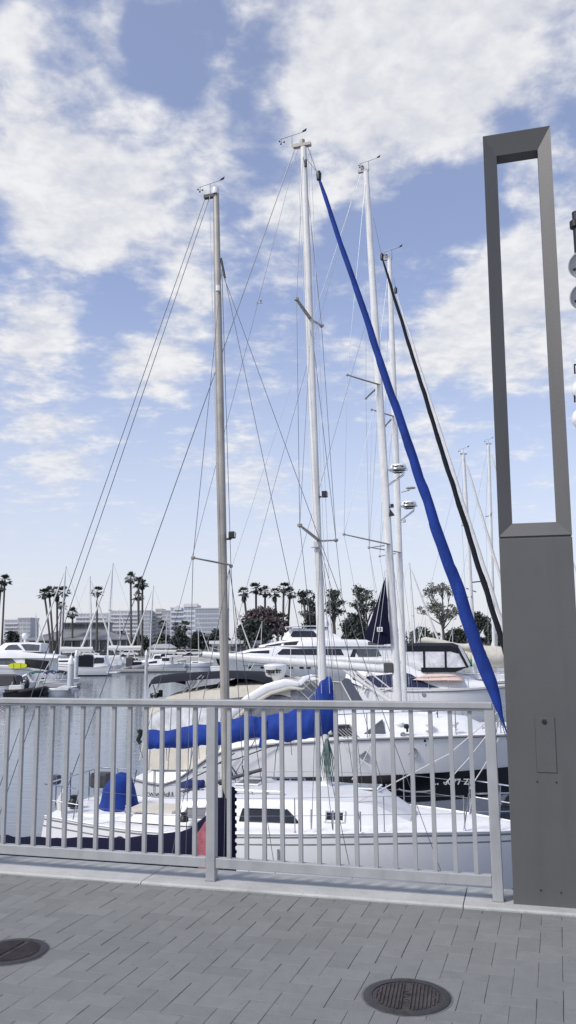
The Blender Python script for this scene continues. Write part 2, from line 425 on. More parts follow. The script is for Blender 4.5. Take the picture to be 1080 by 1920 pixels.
def mixc(f, a, b):
    n = nd('ShaderNodeMix', data_type='RGBA')
    if isinstance(f, (int, float)): n.inputs[0].default_value = f
    else: L.new(f, n.inputs[0])
    for i, v in ((6, a), (7, b)):
        if isinstance(v, tuple): n.inputs[i].default_value = (*v, 1)
        else: L.new(v, n.inputs[i])
    return n.outputs[2]
sky = nd('ShaderNodeTexSky', sky_type='NISHITA', sun_disc=False)
sky.sun_elevation = math.asin(SUN_DIR.z); sky.sun_rotation = math.atan2(SUN_DIR.x, SUN_DIR.y)
sky.air_density = 1.0; sky.dust_density = .6; sky.ozone_density = 2.0
tc = nd('ShaderNodeTexCoord'); sep = nd('ShaderNodeSeparateXYZ'); L.new(tc.outputs['Generated'], sep.inputs[0])
zz = math_('ADD', math_('MAXIMUM', sep.outputs['Z'], 0.), .16)
uv = nd('ShaderNodeCombineXYZ'); L.new(math_('DIVIDE', sep.outputs['X'], zz), uv.inputs[0]); L.new(math_('DIVIDE', sep.outputs['Y'], zz), uv.inputs[1])
def nz(scale, det, rough, off, vec=None, dist=0.):
    mp = nd('ShaderNodeMapping'); mp.inputs['Location'].default_value = off; L.new(vec or uv.outputs[0], mp.inputs['Vector'])
    n = nd('ShaderNodeTexNoise'); n.inputs['Scale'].default_value = scale; n.inputs['Detail'].default_value = det; n.inputs['Roughness'].default_value = rough; n.inputs['Distortion'].default_value = dist
    L.new(mp.outputs[0], n.inputs['Vector']); return n.outputs['Fac']
big = nz(3.2, 2, .5, (3.1, 1.7, 0)); mid = nz(8.5, 10, .56, (0, 0, 2.), dist=.15); fine = nz(26, 6, .58, (5, 2, 0), dist=.3)
# cloud banks of that day: direction, angular size, weight
BANKS = [(900, 70, .19, .30), (640, 60, .13, .19), (725, 115, .05, -.10), (400, 30, .04, -.05), (620, 230, .12, .24), (800, 200, .10, .16), (90, 250, .17, .22), (150, 440, .13, .26), (330, 330, .12, .20), (350, 520, .08, .24), (420, 250, .08, .12), (50, 650, .09, .28), (290, 700, .09, .22),
         (1000, 560, .17, .26), (850, 640, .12, .18), (760, 780, .10, .10), (100, 860, .10, .18), (470, 890, .08, .16), (30, 50, .06, .18), (190, 40, .04, .12), (560, 420, .08, .16), (700, 340, .06, .16), (520, 640, .06, .10), (640, 680, .07, .14),
         (290, 110, .06, -.26), (70, 110, .05, -.10), (450, 190, .03, -.14), (480, 590, .04, -.10), (870, 390, .09, -.20), (960, 240, .05, -.10), (350, 160, .05, -.18), (200, 570, .05, -.14), (640, 430, .04, -.10), (550, 780, .06, -.10), (200, 790, .05, -.06)]
bias = None
for px, py, rad, wgt in BANKS:
    d = nd('ShaderNodeVectorMath', operation='DISTANCE'); L.new(tc.outputs['Generated'], d.inputs[0]); d.inputs[1].default_value = ray(px, py).normalized()
    t = mrange(d.outputs['Value'], 0, rad, wgt, 0)
    bias = t if bias is None else math_('ADD', bias, t)
dens = math_('ADD', math_('ADD', math_('MULTIPLY', big, .55), math_('MULTIPLY', mid, .62)), math_('ADD', math_('MULTIPLY', fine, .24), bias))
fade = mrange(sep.outputs['Z'], .06, .26, .25, 1.)
cov = math_('MULTIPLY', mrange(dens, .695, .97), fade)
shade = mrange(math_('ADD', math_('MULTIPLY', mid, .6), math_('MULTIPLY', fine, .4)), .35, .68)
ccol = mixc(shade, (6.9, 7.05, 7.65), (9.25, 9.25, 9.3))
hz = mrange(sep.outputs['Z'], -.02, .45, 1., .24)
tint = nd('ShaderNodeVectorMath', operation='MULTIPLY'); L.new(sky.outputs['Color'], tint.inputs[0]); tint.inputs[1].default_value = (1.72, 1.58, 1.78)
hsky = mixc(math_('MULTIPLY', hz, .80), tint.outputs[0], (7.3, 7.6, 8.4))
col = mixc(math_('MULTIPLY', cov, .93), hsky, ccol)
bg = nd('ShaderNodeBackground'); bg.inputs['Strength'].default_value = .1; L.new(col, bg.inputs['Color'])
out = nd('ShaderNodeOutputWorld'); L.new(bg.outputs[0], out.inputs[0])
sun = bpy.data.lights.new('sun', 'SUN'); sun.energy = 3.0; sun.angle = R(14); sun.color = (1, .945, .85)
sun_o = bpy.data.objects.new('sun', sun); COL.objects.link(sun_o); sun_o.rotation_euler = SUN_DIR.to_track_quat('Z', 'Y').to_euler(); sun_o.location = (0, 0, 30)
scene.view_settings.view_transform = 'Standard'; scene.view_settings.look = 'None'; scene.view_settings.exposure = 0
# ------------------------------------------------------------------ the quay
Q0 = Vector((-.483, 5.266, 0)); ux = Vector((math.cos(TH), math.sin(TH), 0)); uy = Vector((-math.sin(TH), math.cos(TH), 0))
def q(u, v, z=0): return Q0 + ux*u + uy*v + Vector((0, 0, z))
def qpt(px, py, v):
    r = ray(px, py); k = (v-(EYE-Q0).dot(uy))/r.dot(uy); w = EYE+r*k-Q0; return w.dot(ux), w.z
rnd = random.Random(3)
mb = MB()
KE = -.133; PW = .1005
def paver(u0_, u1_, v0, v1):
    v1 = min(v1, KE-.004)
    if v1-v0 < .02: return
    ju = rnd.choice((.0003, .0006, .0009, .0013)); jv = rnd.choice((.0002, .0002, .0003, .0006))
    a, b_ = u0_+ju, u1_-ju; c, d = v0+jv, v1-jv; h = rnd.gauss(0, .0005); tx, ty = rnd.gauss(0, .0005), rnd.gauss(0, .0004); e = .0016
    vs = []
    for (z, k) in ((-.012, 0), (-.0014, 0), (0, e)):
        for (uu, vv, su, sv) in ((a+k, c+k, -1, -1), (b_-k, c+k, 1, -1), (b_-k, d-k, 1, 1), (a+k, d-k, -1, 1)):
            vs.append(q(uu+PO*(vv-KE), vv, z+h+(tx*su+ty*sv if z > -.01 else 0)))
    mb.add(vs, [(8, 9, 10, 11)]+[(k, (k+1) % 4, 4+(k+1) % 4, 4+k) for k in range(4)]+[(4+k, 4+(k+1) % 4, 8+(k+1) % 4, 8+k) for k in range(4)])
PO = .035; UO = (qpt(1055, 1800, -1)[0]) if False else 0.
r_ = PZ(1055, 1800, 0)-Q0; ua_, va_ = r_.dot(ux), r_.dot(uy); UO = (ua_-PO*(va_-KE)) % PW
for i in range(-64, 64):
    for j in range(-64, 2):
        k = (i-j) % 4; u_, v_ = UO+i*PW, KE+.03+j*PW
        if k == 0: paver(u_, u_+2*PW, v_, v_+PW)
        elif k == 3: paver(u_, u_+PW, v_, v_+2*PW)
struct(mb.build('promenade', 'paver', smooth=False))
struct(MB().face([q(-60, -40, -.0105), q(60, -40, -.0105), q(60, KE, -.0105), q(-60, KE, -.0105)]).build('promenade_base', 'joint_sand'))
mb = MB(); JU = qpt(866, 1672, KE)[0]
for a, b_ in ((-60, -4.2), (-4.194, JU-1.9), (JU-1.894, JU), (JU+.006, JU+3), (JU+3.006, 60)):
    mb.prism([q(a, KE, -.4), q(a, KE, .006), q(a, KE+.012, .014), q(a, KE+.36, .014), q(a, KE+.375, 0), q(a, KE+.375, -.4)], ux*(b_-a))
struct(mb.build('kerb', 'concrete', smooth=False))
struct(MB().prism([q(-60, KE+.02, -6), q(-60, KE+.02, -.401), q(-60, KE+.33, -.401), q(-60, KE+.33, -6)], ux*120).build('quay', 'concrete_dark', smooth=False))
# railing
rl = thing('railing', 'light grey metal guard railing of square pickets along the promenade edge', 'railing', Q0, TH)
SP = 1.678; NP = 7
for k in range(-NP, 2):
    p = MB().box((k*SP, 0, .53), (.058, .058, 1.04)).build('post', 'rail_paint', rl, smooth=False, bevel=.004)
    MB().box((k*SP, 0, .0165), (.066, .066, .005)).build('grout', 'concrete_dark', p, smooth=False)
MB().box((-(NP-1)*SP/2-.01, 0, 1.061), ((NP+1)*SP+.05, .075, .034)).box((-(NP-1)*SP/2-.01, 0, 1.0365), ((NP+1)*SP+.046, .055, .015)).build('top_rail', 'rail_paint', rl, smooth=False, bevel=.004)
pk = None
for k in range(-NP, 1):
    MB().box(((k+.5)*SP, 0, .118), (SP-.06, .046, .058)).build('bottom_rail', 'rail_paint', rl, smooth=False, bevel=.004)
    for i in range(1, 15):
        x = k*SP+i*SP/15
        if pk is None: pk = MB().box((0, 0, .588), (.0235, .0235, .882)).build('picket', 'rail_paint', rl, smooth=False); pk.location = (x, 0, 0)
        else:
            c = pk.copy(); COL.objects.link(c); c.location = (x, 0, 0)
# tall pillar
FV = -.04; u0 = qpt(963, 1698, FV)[0]; PWD = .402; PD = .165; ZJ = 2.012; ZT = 4.535
pr = thing('pillar', 'tall dark grey steel portal pillar with a long open window in its upper half', 'pillar', q(u0, FV), TH); pr.rotation_euler = (0, R(.55), TH)
MB().box((PWD/2, PD/2, ZJ/2-.004+.0), (PWD, PD, ZJ-.008)).build('base', 'pillar_paint', pr, smooth=False, bevel=.003)
MB().box((PWD/2, PD/2, ZJ), (PWD-.012, PD-.012, .03)).build('seam', 'pillar_dark', pr, smooth=False)
z0, z1 = ZJ+.004, ZT; wl = .078; hz0, hz1 = ZJ+.083, ZT-.125
def ring(a, b_, c, d, v): return [Vector((a, v, c)), Vector((b_, v, c)), Vector((b_, v, d)), Vector((a, v, d))]
rings = [ring(0, PWD, z0, z1, 0), ring(wl, PWD-wl, hz0, hz1, .034), ring(wl, PWD-wl, hz0, hz1, PD-.034), ring(0, PWD, z0, z1, PD)]
mb = MB()
for i in range(4): mb.grid([[rings[k][i], rings[k][(i+1) % 4]] for k in range(4)]+[[rings[0][i], rings[0][(i+1) % 4]]])
mb.build('frame', 'pillar_paint', pr, smooth=False)
ua, zb = qpt(1005, 1447, FV); ub, zt = qpt(1036, 1345, FV); ua -= u0; ub -= u0
ap = MB().box(((ua+ub)/2, -.001, (zt+zb)/2), (ub-ua, .006, zt-zb)).build('access_panel', 'pillar_paint', pr, smooth=False, bevel=.0015)
mb = MB()
for a, b_ in (((ua, zb), (ub, zb)), ((ub, zb), (ub, zt)), ((ub, zt), (ua, zt)), ((ua, zt), (ua, zb))):
    mb.tube([(a[0], -.0005, a[1]), (b_[0], -.0005, b_[1])], .0022, 4)
mb.build('seam', 'pillar_dark', ap, smooth=False)
RX = Matrix.Rotation(R(90), 3, 'X')
MB().lathe([(0, .006), (.006, .006), (.013, .005), (.014, 0)], ((ua+ub)/2-.003, -.003, zt-.022), 16, rot=RX).build('lock', 'black_plastic', ap)
for px, py in ((1005, 1465), (1041, 1466), (1014, 1669), (1052, 1673)):
    a, z = qpt(px, py, FV); MB().lathe([(0, .003), (.004, .003), (.005, 0)], (a-u0, 0, z), 10, rot=RX).build('screw_hole', 'black_plastic', pr)  # black discs paint in the dark of open screw holes
# manhole covers
def manhole(cx, cy, r, label, rz):
    t = thing('manhole_cover', label, 'manhole cover', (cx, cy, .001), rz, 'cast iron covers set in the paving')
    MB().lathe([(r*.80, -.004), (r*.80, .0045), (r*.97, .005), (r, .002), (r, -.01)], n=56).build('rim', 'iron', t)
    d = MB().lathe([(0, .0015), (r*.79, .0015), (r*.795, -.005)], n=48).build('lid', 'iron_rust', t)
    mb = MB(); n = 17
    for i in range(n):
        x = lerp(-r*.70, r*.70, i/(n-1)); h = math.sqrt(max(0, (r*.74)**2-x*x))
        if abs(x) < r*.10: continue
        mb.box((x, 0, .0035), (r*.042, 2*h, .005))
    for s in (-1, 1): mb.box((s*r*.10, 0, .004), (r*.022, r*1.4, .006))
    for a, b_ in ((-.02, .25), (.01, .1), (-.015, -.05), (.02, -.2), (0, -.33)): mb.box((r*a*2, r*b_, .004), (r*.09, r*.05, .005))
    mb.build('ribs', 'iron_rust', d, smooth=False)
    for s in (-1, 1):
        MB().lathe([(0, .006), (r*.03, .006), (r*.035, .002)], (s*r*.62, 0, 0), 10).build('bolt', 'steel', d)
        MB().lathe([(0, .0062), (r*.045, .0062), (r*.05, .004)], (0, s*r*.885, 0), 10).build('lift_hole', 'black_plastic', t)
for cx_, cy_, r_m in ((.462, 3.622, .177), (-1.325, 4.165, .170)):
    struct(MB().lathe([(r_m*.99, .0012), (r_m*1.045, .0016), (r_m*1.06, -.004)], (cx_, cy_, 0), 56).build('mortar_ring', 'joint_grey'))
manhole(.462, 3.622, .177, 'dark ribbed iron manhole cover nearest the pillar, whole in view', TH+R(4))
manhole(-1.325, 4.165, .170, 'dark ribbed iron manhole cover cut off by the left edge of the photo', TH-R(3))
# water
wm = bpy.data.materials.new('water'); wm.use_nodes = True; n_ = wm.node_tree; b_ = n_.nodes['Principled BSDF']
b_.inputs['Base Color'].default_value = (.10, .122, .15, 1); b_.inputs['Roughness'].default_value = .08; b_.inputs['IOR'].default_value = 1.6
tcw = n_.nodes.new('ShaderNodeTexCoord'); mp = n_.nodes.new('ShaderNodeMapping'); mp.inputs['Scale'].default_value = (.55, 1.5, 1); mp.inputs['Rotation'].default_value = (0, 0, R(8)); n_.links.new(tcw.outputs['Object'], mp.inputs['Vector'])
prev = None
for sc, st in ((.35, .05), (1.3, .045), (4.0, .018)):
    a = n_.nodes.new('ShaderNodeTexNoise'); a.inputs['Scale'].default_value = sc; a.inputs['Detail'].default_value = 3; a.inputs['Distortion'].default_value = .6; n_.links.new(mp.outputs[0], a.inputs['Vector'])
    bp = n_.nodes.new('ShaderNodeBump'); bp.inputs['Strength'].default_value = st; bp.inputs['Distance'].default_value = .4; n_.links.new(a.outputs['Fac'], bp.inputs['Height'])
    if prev: n_.links.new(prev.outputs[0], bp.inputs['Normal'])
    prev = bp
n_.links.new(prev.outputs[0], b_.inputs['Normal']); MATS['water'] = wm
w0 = [q(-3000, .25), q(3000, .25)]
mb = MB().face([(w0[0].x, w0[0].y, WATER), (w0[1].x, w0[1].y, WATER), (w0[1].x, 4000, WATER), (w0[0].x, 4000, WATER)])
struct(mb.build('water', 'water'))
# far shore, a rubble edge then flat land to the horizon
mb = MB(); rows = []
for i in range(121):
    x = -600+i*10; y = 176+3*noise.noise((x*.02, 0, 0))
    rows.append([Vector((x, y, WATER-.5)), Vector((x, y+.6+.5*noise.noise((x*.3, 1, 0)), -2.6)), Vector((x, y+3, -1.75)), Vector((x, y+20, -1.6))])
struct(mb.grid(rows).build('shore_edge', 'rock'))
struct(MB().face([(-4000, 185, -1.62), (4000, 185, -1.62), (4000, 7000, -1.4), (-4000, 7000, -1.4)]).build('shore', 'shore'))
# ------------------------------------------------------------------ helpers for yacht gear
def stanchions(b, ts, h, m_='steel', lines=(1., .5), both=True, inset=.06, r=.011, extra=(None, None), lr=.0045, lean=0.):
    for side in ((-1, 1) if both else (-1,)):
        tops = []
        for t in ts:
            p = b.S(t, 0, side)+Vector((0, -side*inset, 0)); o = MB().tube([p, p+Vector((lean, 0, h))], r, 7)
            o.lathe([(.03, 0), (.026, .03), (.014, .05)], p, 8); o.build('stanchion', m_, b.root); tops.append((p, p+Vector((lean, 0, h))))
        for f in lines:
            pts = [lerp(a, c, f) for a, c in tops]
            if extra[0]: pts = [Vector((extra[0][0], side*extra[0][1], extra[0][2]*f+extra[0][3]*(1-f)))]+pts
            if extra[1]: pts = pts+[Vector((extra[1][0], side*extra[1][1], extra[1][2]*f+extra[1][3]*(1-f)))]
            MB().tube(pts, lr, 5).build('lifeline', m_, b.root)
def pulpit(b, t, h, fwd=.15, m_='steel', r=.0135, name='pulpit', legs=(0., .5), mid=True, t_end=1.):
    mb = MB(); n = 8
    tt = [lerp(t, t_end, i/n) for i in range(n+1)]
    L_ = [b.S(x, 0, -1)+Vector((fwd*(i/n), .05, h)) for i, x in enumerate(tt)]; R_ = [Vector((p.x, -p.y, p.z)) for p in L_]
    mb.tube([b.S(t, 0, -1)+Vector((-.12, .05, 0))]+L_+R_[::-1]+[b.S(t, 0, 1)+Vector((-.12, -.05, 0))], r, 8)
    if mid: mb.tube([lerp(b.S(x, 0, -1), L_[i], .52) for i, x in enumerate(tt[:-1])], r*.8, 6); mb.tube([lerp(b.S(x, 0, 1), R_[i], .52) for i, x in enumerate(tt[:-1])], r*.8, 6)
    for f in legs[1:]:
        i = int(f*n)
        for side, A in ((-1, L_), (1, R_)): mb.tube([b.S(tt[i], 0, side)+Vector((0, -side*.05, 0)), A[i]], r*.9, 6)
    return mb.build(name, m_, b.root)
def spreaders(b, parent, spec, r=.03, m_='mast_alu', shroud_m='wire'):
    """spec: (px, py) near tip, (px, py) far tip, half span, (px, py) at mast"""
    tips = []
    for near, far, w, root in spec:
        a = b.pt(*root, 0); out = []
        for tip, sd in ((near, -1), (far, 1)):
            p = b.pt(*tip, sd*w); s = MB().tube([a+Vector((0, sd*.05, 0)), lerp(a, p, .6), p], [r, r*.9, r*.7], 8, asp=.5, ref=(1, 0, 0))
            s.lathe([(0, -r*1.1), (r*1.1, -r*.5), (r*1.2, r*.5), (0, r*1.1)], p, 8)
            s.build('spreader', m_, parent); out.append(p)
        tips.append(out)
    return tips
def mast_light(parent, p, r=.05, m_='black_plastic', side=1, s=1.):
    mb = MB().box(p+Vector((side*.09*s, 0, 0)), (.11*s, .12*s, .13*s)).box(p+Vector((side*.02, 0, -.05)), (.1*s, .06*s, .03)); o = mb.build('deck_light', m_, parent, smooth=False, bevel=.012)
    MB().box(p+Vector((side*.149*s, 0, .0)), (.008, .09*s, .09*s)).build('lens', 'lamp_disc', o, smooth=False); return o
def radar(b, parent, p, r, text, arm=None, name='radar', pod=False):
    o = MB().lathe([(0, -.02), (r*.72, -.02), (r*.82, .03), (r*.93, r*.6), (r*1.06, r*1.2), (r*1.1, r*1.38), (r*1.04, r*1.48), (r*.6, r*1.56), (0, r*1.58)] if pod else [(0, -.02), (r*.7, -.02), (r*.93, .02), (r, r*.22), (r*.98, r*.45), (r*.86, r*.66), (r*.5, r*.76), (0, r*.79)], p, 28).build(name, 'gelcoat', parent)
    MB().lathe([(0, -.07), (r*.55, -.06), (r*.8, -.02), (r*.72, .0)], p, 20).build('mount', 'black_plastic', o)
    if arm is not None:
        mb = MB()
        for s in (-.1, .1):
            mb.tube([arm+Vector((0, s, 0)), p+Vector((-r*.5, s*1.6, -.07)), p+Vector((r*.7, s*1.6, -.07)), p+Vector((r*.6, s, -.18)), arm+Vector((0, s, -.62))], .017, 6)
        mb.tube([p+Vector((-r*1.0, 0, .0))]+[p+Vector((r*1.12*math.cos(a), r*1.12*math.sin(a), .02)) for a in [math.pi+k*2*math.pi/20 for k in range(1, 20)]]+[p+Vector((-r*1.0, 0, 0))], .012, 6)
        mb.build('bracket', 'steel', o)
    n = len(text); span = r*1.15 if arm is None else r*1.2
    for i, ch in enumerate(text):                # letters bent round the dome
        a = lerp(-.62, .62, i/(n-1)) + math.pi*1.5 + .10
        rr = r*(1.10 if pod else 1.02); lettering('letter', ch, r*(.62 if pod else .36), 'black_ink', o, p+Vector((math.cos(a)*rr, math.sin(a)*rr, r*(.92 if pod else .36))), (R(90), 0, a+math.pi/2), bold=.006)
    return o
# ------------------------------------------------------------------ white sloop with the blue covers
b = C_ = Boat('sailboat', 'white sloop with royal blue sail cover and long blue furled headsail behind the railing', 'sailboat', at=(.7, 17.0))
mf = b.pt(612, 1478); mt = b.pt(568.5, 274)
xs = b.pt(84, 1530, -1.17).x; xb = b.pt(1018, 1560).x
b.hull(xs, xb, 3.35, [(0, b.pt(97, 1530, -1.1).z), (.25, b.pt(300, 1561, -1.55).z), (.5, b.pt(530, 1567, -1.66).z), (.75, b.pt(760, 1562, -1.2).z), (1, b.pt(985, 1553).z)], tw=.7, rake=1.05, tr=-.30, flare=.05,
       rows=[(0, 0), (.018, 1), (.035, 0), (.085, 1), (.10, 0), (.66, 2), (.70, 3)], mats=('gelcoat', 'rub_grey', 'hull_navy', 'hull_black'))
b.rail_line('toe_rail', .018, 'deck_white', 0, 1, .012)
pt = b.pt
zd = pt(520, 1560, -1.5).z
# cabin trunk
cx = [pt(332, 1545, -1.2).x, pt(400, 1545, -1.2).x, pt(560, 1540, -1.2).x, pt(660, 1540, -1.1).x, pt(700, 1545, -1.).x, pt(765, 1548, -.8).x]
ztop = pt(480, 1499, -1.0).z
cb = Cabin(b, [(cx[0], 1.18, 1.02, zd-.05, ztop-.06), (cx[1], 1.2, 1.02, zd-.05, ztop), (cx[2], 1.16, .98, zd-.05, ztop+.04), (cx[3], 1.05, .86, zd-.05, ztop+.02), (cx[4], .95, .75, zd, ztop-.03), (cx[5], .62, .5, zd+.03, zd+.09)], m_='gelcoat', crown=.12, rnd=.10, topm='deck_grey')
x0, x1 = pt(450, 1530, -1.1).x, pt(562, 1530, -1.1).x
cb.window(x0, x1, .26, .66, s0=.05, s1=-.26, name='window', frame='black_plastic', fw_=.012)
x0, x1 = pt(609, 1525, -1.05).x, pt(644, 1525, -1.05).x
cb.window(x0, x1, .34, .66, name='portlight', frame='gelcoat', fw_=.028)
x0, x1 = pt(337, 1525, -1.1).x, pt(388, 1525, -1.1).x
cb.window(x0, x1, .24, .70, 'grey_vinyl', s0=.14, s1=0, name='window', frame='deck_white', fw_=.02)
for s in (-1, 1):
    mb = MB(); xa, xz = pt(415, 1500, -.8).x, pt(532, 1500, -.8).x
    for i in range(5):
        xx = lerp(xa, xz, i/4); mb.tube([(xx, s*.80, ztop+.03), (xx, s*.80, ztop+.12)], .016, 6)
    mb.tube([(xa, s*.80, ztop+.12), (xz, s*.80, ztop+.12)], .017, 6); mb.build('grab_rail', 'steel', b.root)
for xx, w in ((pt(690, 1490).x, .5), (pt(470, 1480).x, .55)):
    h = MB().box((xx, 0, ztop+.14), (.5, w, .035)).build('hatch', 'gelcoat', b.root, smooth=False, bevel=.012); MB().box((xx, 0, ztop+.159), (.42, w-.08, .01)).build('pane', 'grey_glass', h, smooth=False)
# cockpit coamings, seats, wheel pedestal under its cover
xa, xz = pt(150, 1520, -1).x, cx[0]
cock = Cabin(b, [(xa, .98, .90, zd-.08, zd+.03), (lerp(xa, xz, .5), 1.10, .95, zd-.05, zd+.07), (xz, 1.2, 1.0, zd-.05, zd+.13)], name='coaming', crown=-.16, rnd=.06)
MB().box((lerp(xa, xz, .62), -.3, zd+.07), (1.0, .8, .05)).build('cockpit_sole', 'beige_canvas', b.root, smooth=False)
def cloth_bag(bb, name, secs, m_, parent, amp=.03, seed=0, n=18):
    rows = []
    for (x, y, z, rx, ry) in secs: rows.append([wob((x+rx*math.cos(2*math.pi*(j % n)/n), y+ry*math.sin(2*math.pi*(j % n)/n), z), amp, 3.3, seed) for j in range(n+1)])
    mb = MB().grid(rows); mb.face(rows[-1][:-1]); return mb.build(name, m_, parent, ang=75)
p0 = pt(223, 1515); p1 = pt(222, 1452)
H_ = p1.z-p0.z+.12; zb_ = p0.z-.1
cloth_bag(b, 'wheel_cover', [(p0.x+.02, 0, zb_, .46, .5), (p0.x, 0, zb_+H_*.3, .37, .48), (p0.x-.02, 0, zb_+H_*.6, .30, .45), (p0.x, 0, zb_+H_*.85, .25, .38), (p0.x, 0, zb_+H_*.97, .17, .2), (p0.x, 0, zb_+H_, .05, .06)], 'blue_canvas', b.root, .075, 3)
# stern gear
pulpit(b, .085, .62, -.05, name='pushpit', t_end=0.0, legs=(0, .5))
st = b.S(.03, 0, -1)
for k, (px, py0, py1) in enumerate(((104, 1500, 1458), (131, 1500, 1452), (166, 1505, 1447), (176, 1500, 1444))):
    a = pt(px, 1515, -.3+.3*k); MB().tube([a, a+Vector((0, 0, (1515-py1)*.0117))], .014, 6).build('stern_post', 'steel', b.root)
g = pt(190, 1462, .9); MB().box(g, (.42, .35, .32)).build('grill', 'charcoal_canvas', b.root, smooth=False, bevel=.05)
g = pt(104, 1462, .2); MB().box(g, (.2, .2, .2)).build('outboard_bracket', 'charcoal_canvas', b.root, smooth=False, bevel=.04)
g = pt(117, 1515, -.9); MB().lathe([(0, -.16), (.09, -.14), (.11, 0), (.09, .14), (0, .16)], g+Vector((0, 0, .1)), 14).tube([g+Vector((-.08, 0, .1)), g+Vector((.1, 0, .42))], .07, 8).build('horseshoe_buoy', 'sail_white', b.root)
g = pt(138, 1512, -.5); MB().lathe([(0, 0), (.12, 0), (.11, .1), (.07, .16), (.09, .22), (0, .24)], g, 14).build('winch', 'black_plastic', b.root)
g = pt(240, 1523, -.95); MB().lathe([(0, 0), (.075, 0), (.07, .06), (.05, .1), (.065, .14), (0, .15)], g, 14).build('winch', 'steel', b.root)
g = pt(345, 1540, -1.35)
MB().lathe([(0, 0), (.09, 0), (.08, .07), (.05, .1), (.075, .16), (0, .17)], g, 14).build('winch', 'black_plastic', b.root)
# rig
mast = spar(b, 'mast', Vector((mf.x, 0, ztop+.05)), mt, .088, 'mast_white', b.root, asp=.62, taper=.85)
MB().lathe([(.14, 0), (.14, .03), (.12, .05), (.1, .09)], (mf.x, 0, ztop+.11), 16).build('mast_collar', 'gelcoat', mast)
mb = MB().box(mt+Vector((-.02, 0, .02)), (.40, .10, .07)).box(mt+Vector((-.17, 0, .04)), (.14, .05, .09)); mb.lathe([(0, .0), (.055, 0), (.06, .1), (0, .13)], mt+Vector((-.02, 0, .05)), 12)
mb.build('masthead', 'mast_alu', mast, smooth=False)
wind_vane(mast, mt+Vector((-.26, 0, .02)), .68, flip=1)
tp = spreaders(b, mast, [((556, 561), (603, 611), 1.0, (582, 598)), ((562, 985), (630, 1013), 1.18, (599, 1014))], r=.045)
mast_light(mast, b.pt(600, 928)+Vector((.02, -.05, 0)))
mast_light(mast, b.pt(597, 1022)+Vector((-.1, -.1, 0)), m_='lamp_disc')
MB().tube([pt(573, 300, -.07), pt(573, 312, -.07)], .03, 6).build('cleat', 'black_plastic', mast)
ch = pt(640, 1555, -1.45); chf = Vector((ch.x, 1.45, ch.z)); top = mt+Vector((0, 0, -.1))
wire('shroud', b.root, [top, tp[0][0], tp[1][0], Vector((ch.x-.15, -1.5, ch.z))]); wire('shroud', b.root, [top, tp[0][1], tp[1][1], Vector((ch.x-.15, 1.5, ch.z))])
for sd, tips in ((-1, 0), (1, 1)):
    r0 = pt(583, 604); wire('shroud', b.root, [r0, tp[1][tips]]); wire('shroud', b.root, [pt(600, 1022), Vector((ch.x+.35, sd*1.42, ch.z))]); wire('shroud', b.root, [pt(600, 1022), Vector((ch.x-.55, sd*1.42, ch.z))])
    for dx in (-.15, .35, -.55):
        MB().tube([Vector((ch.x+dx, sd*1.46, ch.z-.02)), Vector((ch.x+dx, sd*1.45, ch.z+.32))], .014, 6).build('turnbuckle', 'steel', b.root)
be = pt(272, 1386)
wire('backstay', b.root, [mt+Vector((-.2, 0, -.03)), pt(122, 1490)], .010); wire('topping_lift', b.root, [mt+Vector((-.13, 0, -.05)), be], .005)
wire('halyard', b.root, [mt+Vector((-.12, -.06, -.1)), pt(603, 1300, -.15)], .005, 'rope_white'); wire('halyard', b.root, [mt+Vector((.12, -.06, -.1)), pt(618, 1300, -.15)], .005, 'rope_white')
wire('halyard', b.root, [mt+Vector((.16, .05, -.1)), pt(632, 1440, -.1)], .005, 'rope_white')
# boom under its cover
bm = spar(b, 'boom', pt(622, 1372), be, .06, 'mast_white', b.root, asp=.8, taper=1)
sleeve(b, [(272, 1371, 1404, .08), (285, 1369, 1405, .14), (300, 1368, 1404, .15), (350, 1364, 1402, .16), (400, 1354, 1396, .17), (440, 1347, 1391, .18), (478, 1341, 1385, .19), (490, 1345, 1387, .16), (500, 1343, 1390, .15), (512, 1340, 1388, .19), (540, 1335, 1391, .2), (562, 1326, 1388, .2), (583, 1316, 1383, .2), (596, 1290, 1381, .19), (606, 1272, 1380, .17), (617, 1271, 1378, .12), (623, 1276, 1376, .05), (625, 1300, 1370, .01)], 'sail_cover', 'blue_canvas', bm, amp=.05, wsc=2.8, sub=9, seed=2, nj=24)
MB().tube([pt(490, 1343, -.19), pt(494, 1360, -.2), pt(489, 1402, -.16)], .05, 7, asp=.35).build('cover_strap', 'blue_canvas', bm)
for px in (312, 372, 430, 545):
    a = pt(px, interp([(272, 1403), (430, 1392), (560, 1388)], px), -.05); MB().tube([a, a+Vector((.02, 0, -.28))], .006, 5).build('cover_tie', 'rope_dark', bm)
MB().tube([be+Vector((-.1, 0, .12)), be+Vector((-.16, 0, -.02)), be+Vector((-.1, 0, -.08))], .05, 8).lathe([(0, -.05), (.06, -.03), (.06, .03), (0, .05)], be+Vector((-.12, 0, .16)), 10).build('block', 'black_plastic', bm)
wire('mainsheet', b.root, [be+Vector((-.1, 0, -.05)), pt(262, 1400), pt(268, 1422, -.1)], .006, 'rope_dark'); wire('mainsheet', b.root, [pt(478, 1388), pt(440, 1452), pt(445, 1490, -.4)], .008, 'rope_dark')
wire('mainsheet', b.root, [pt(525, 1388), pt(517, 1412), pt(515, 1445)], .007, 'rope_dark')
v0, v1 = pt(385, 1473), pt(494, 1442)
MB().tube([v0, v1], .07, 4, asp=.5).build('boom_vang', 'charcoal_canvas', b.root, smooth=False)
cp_ = pt(613, 1385, -.14); mb = MB()
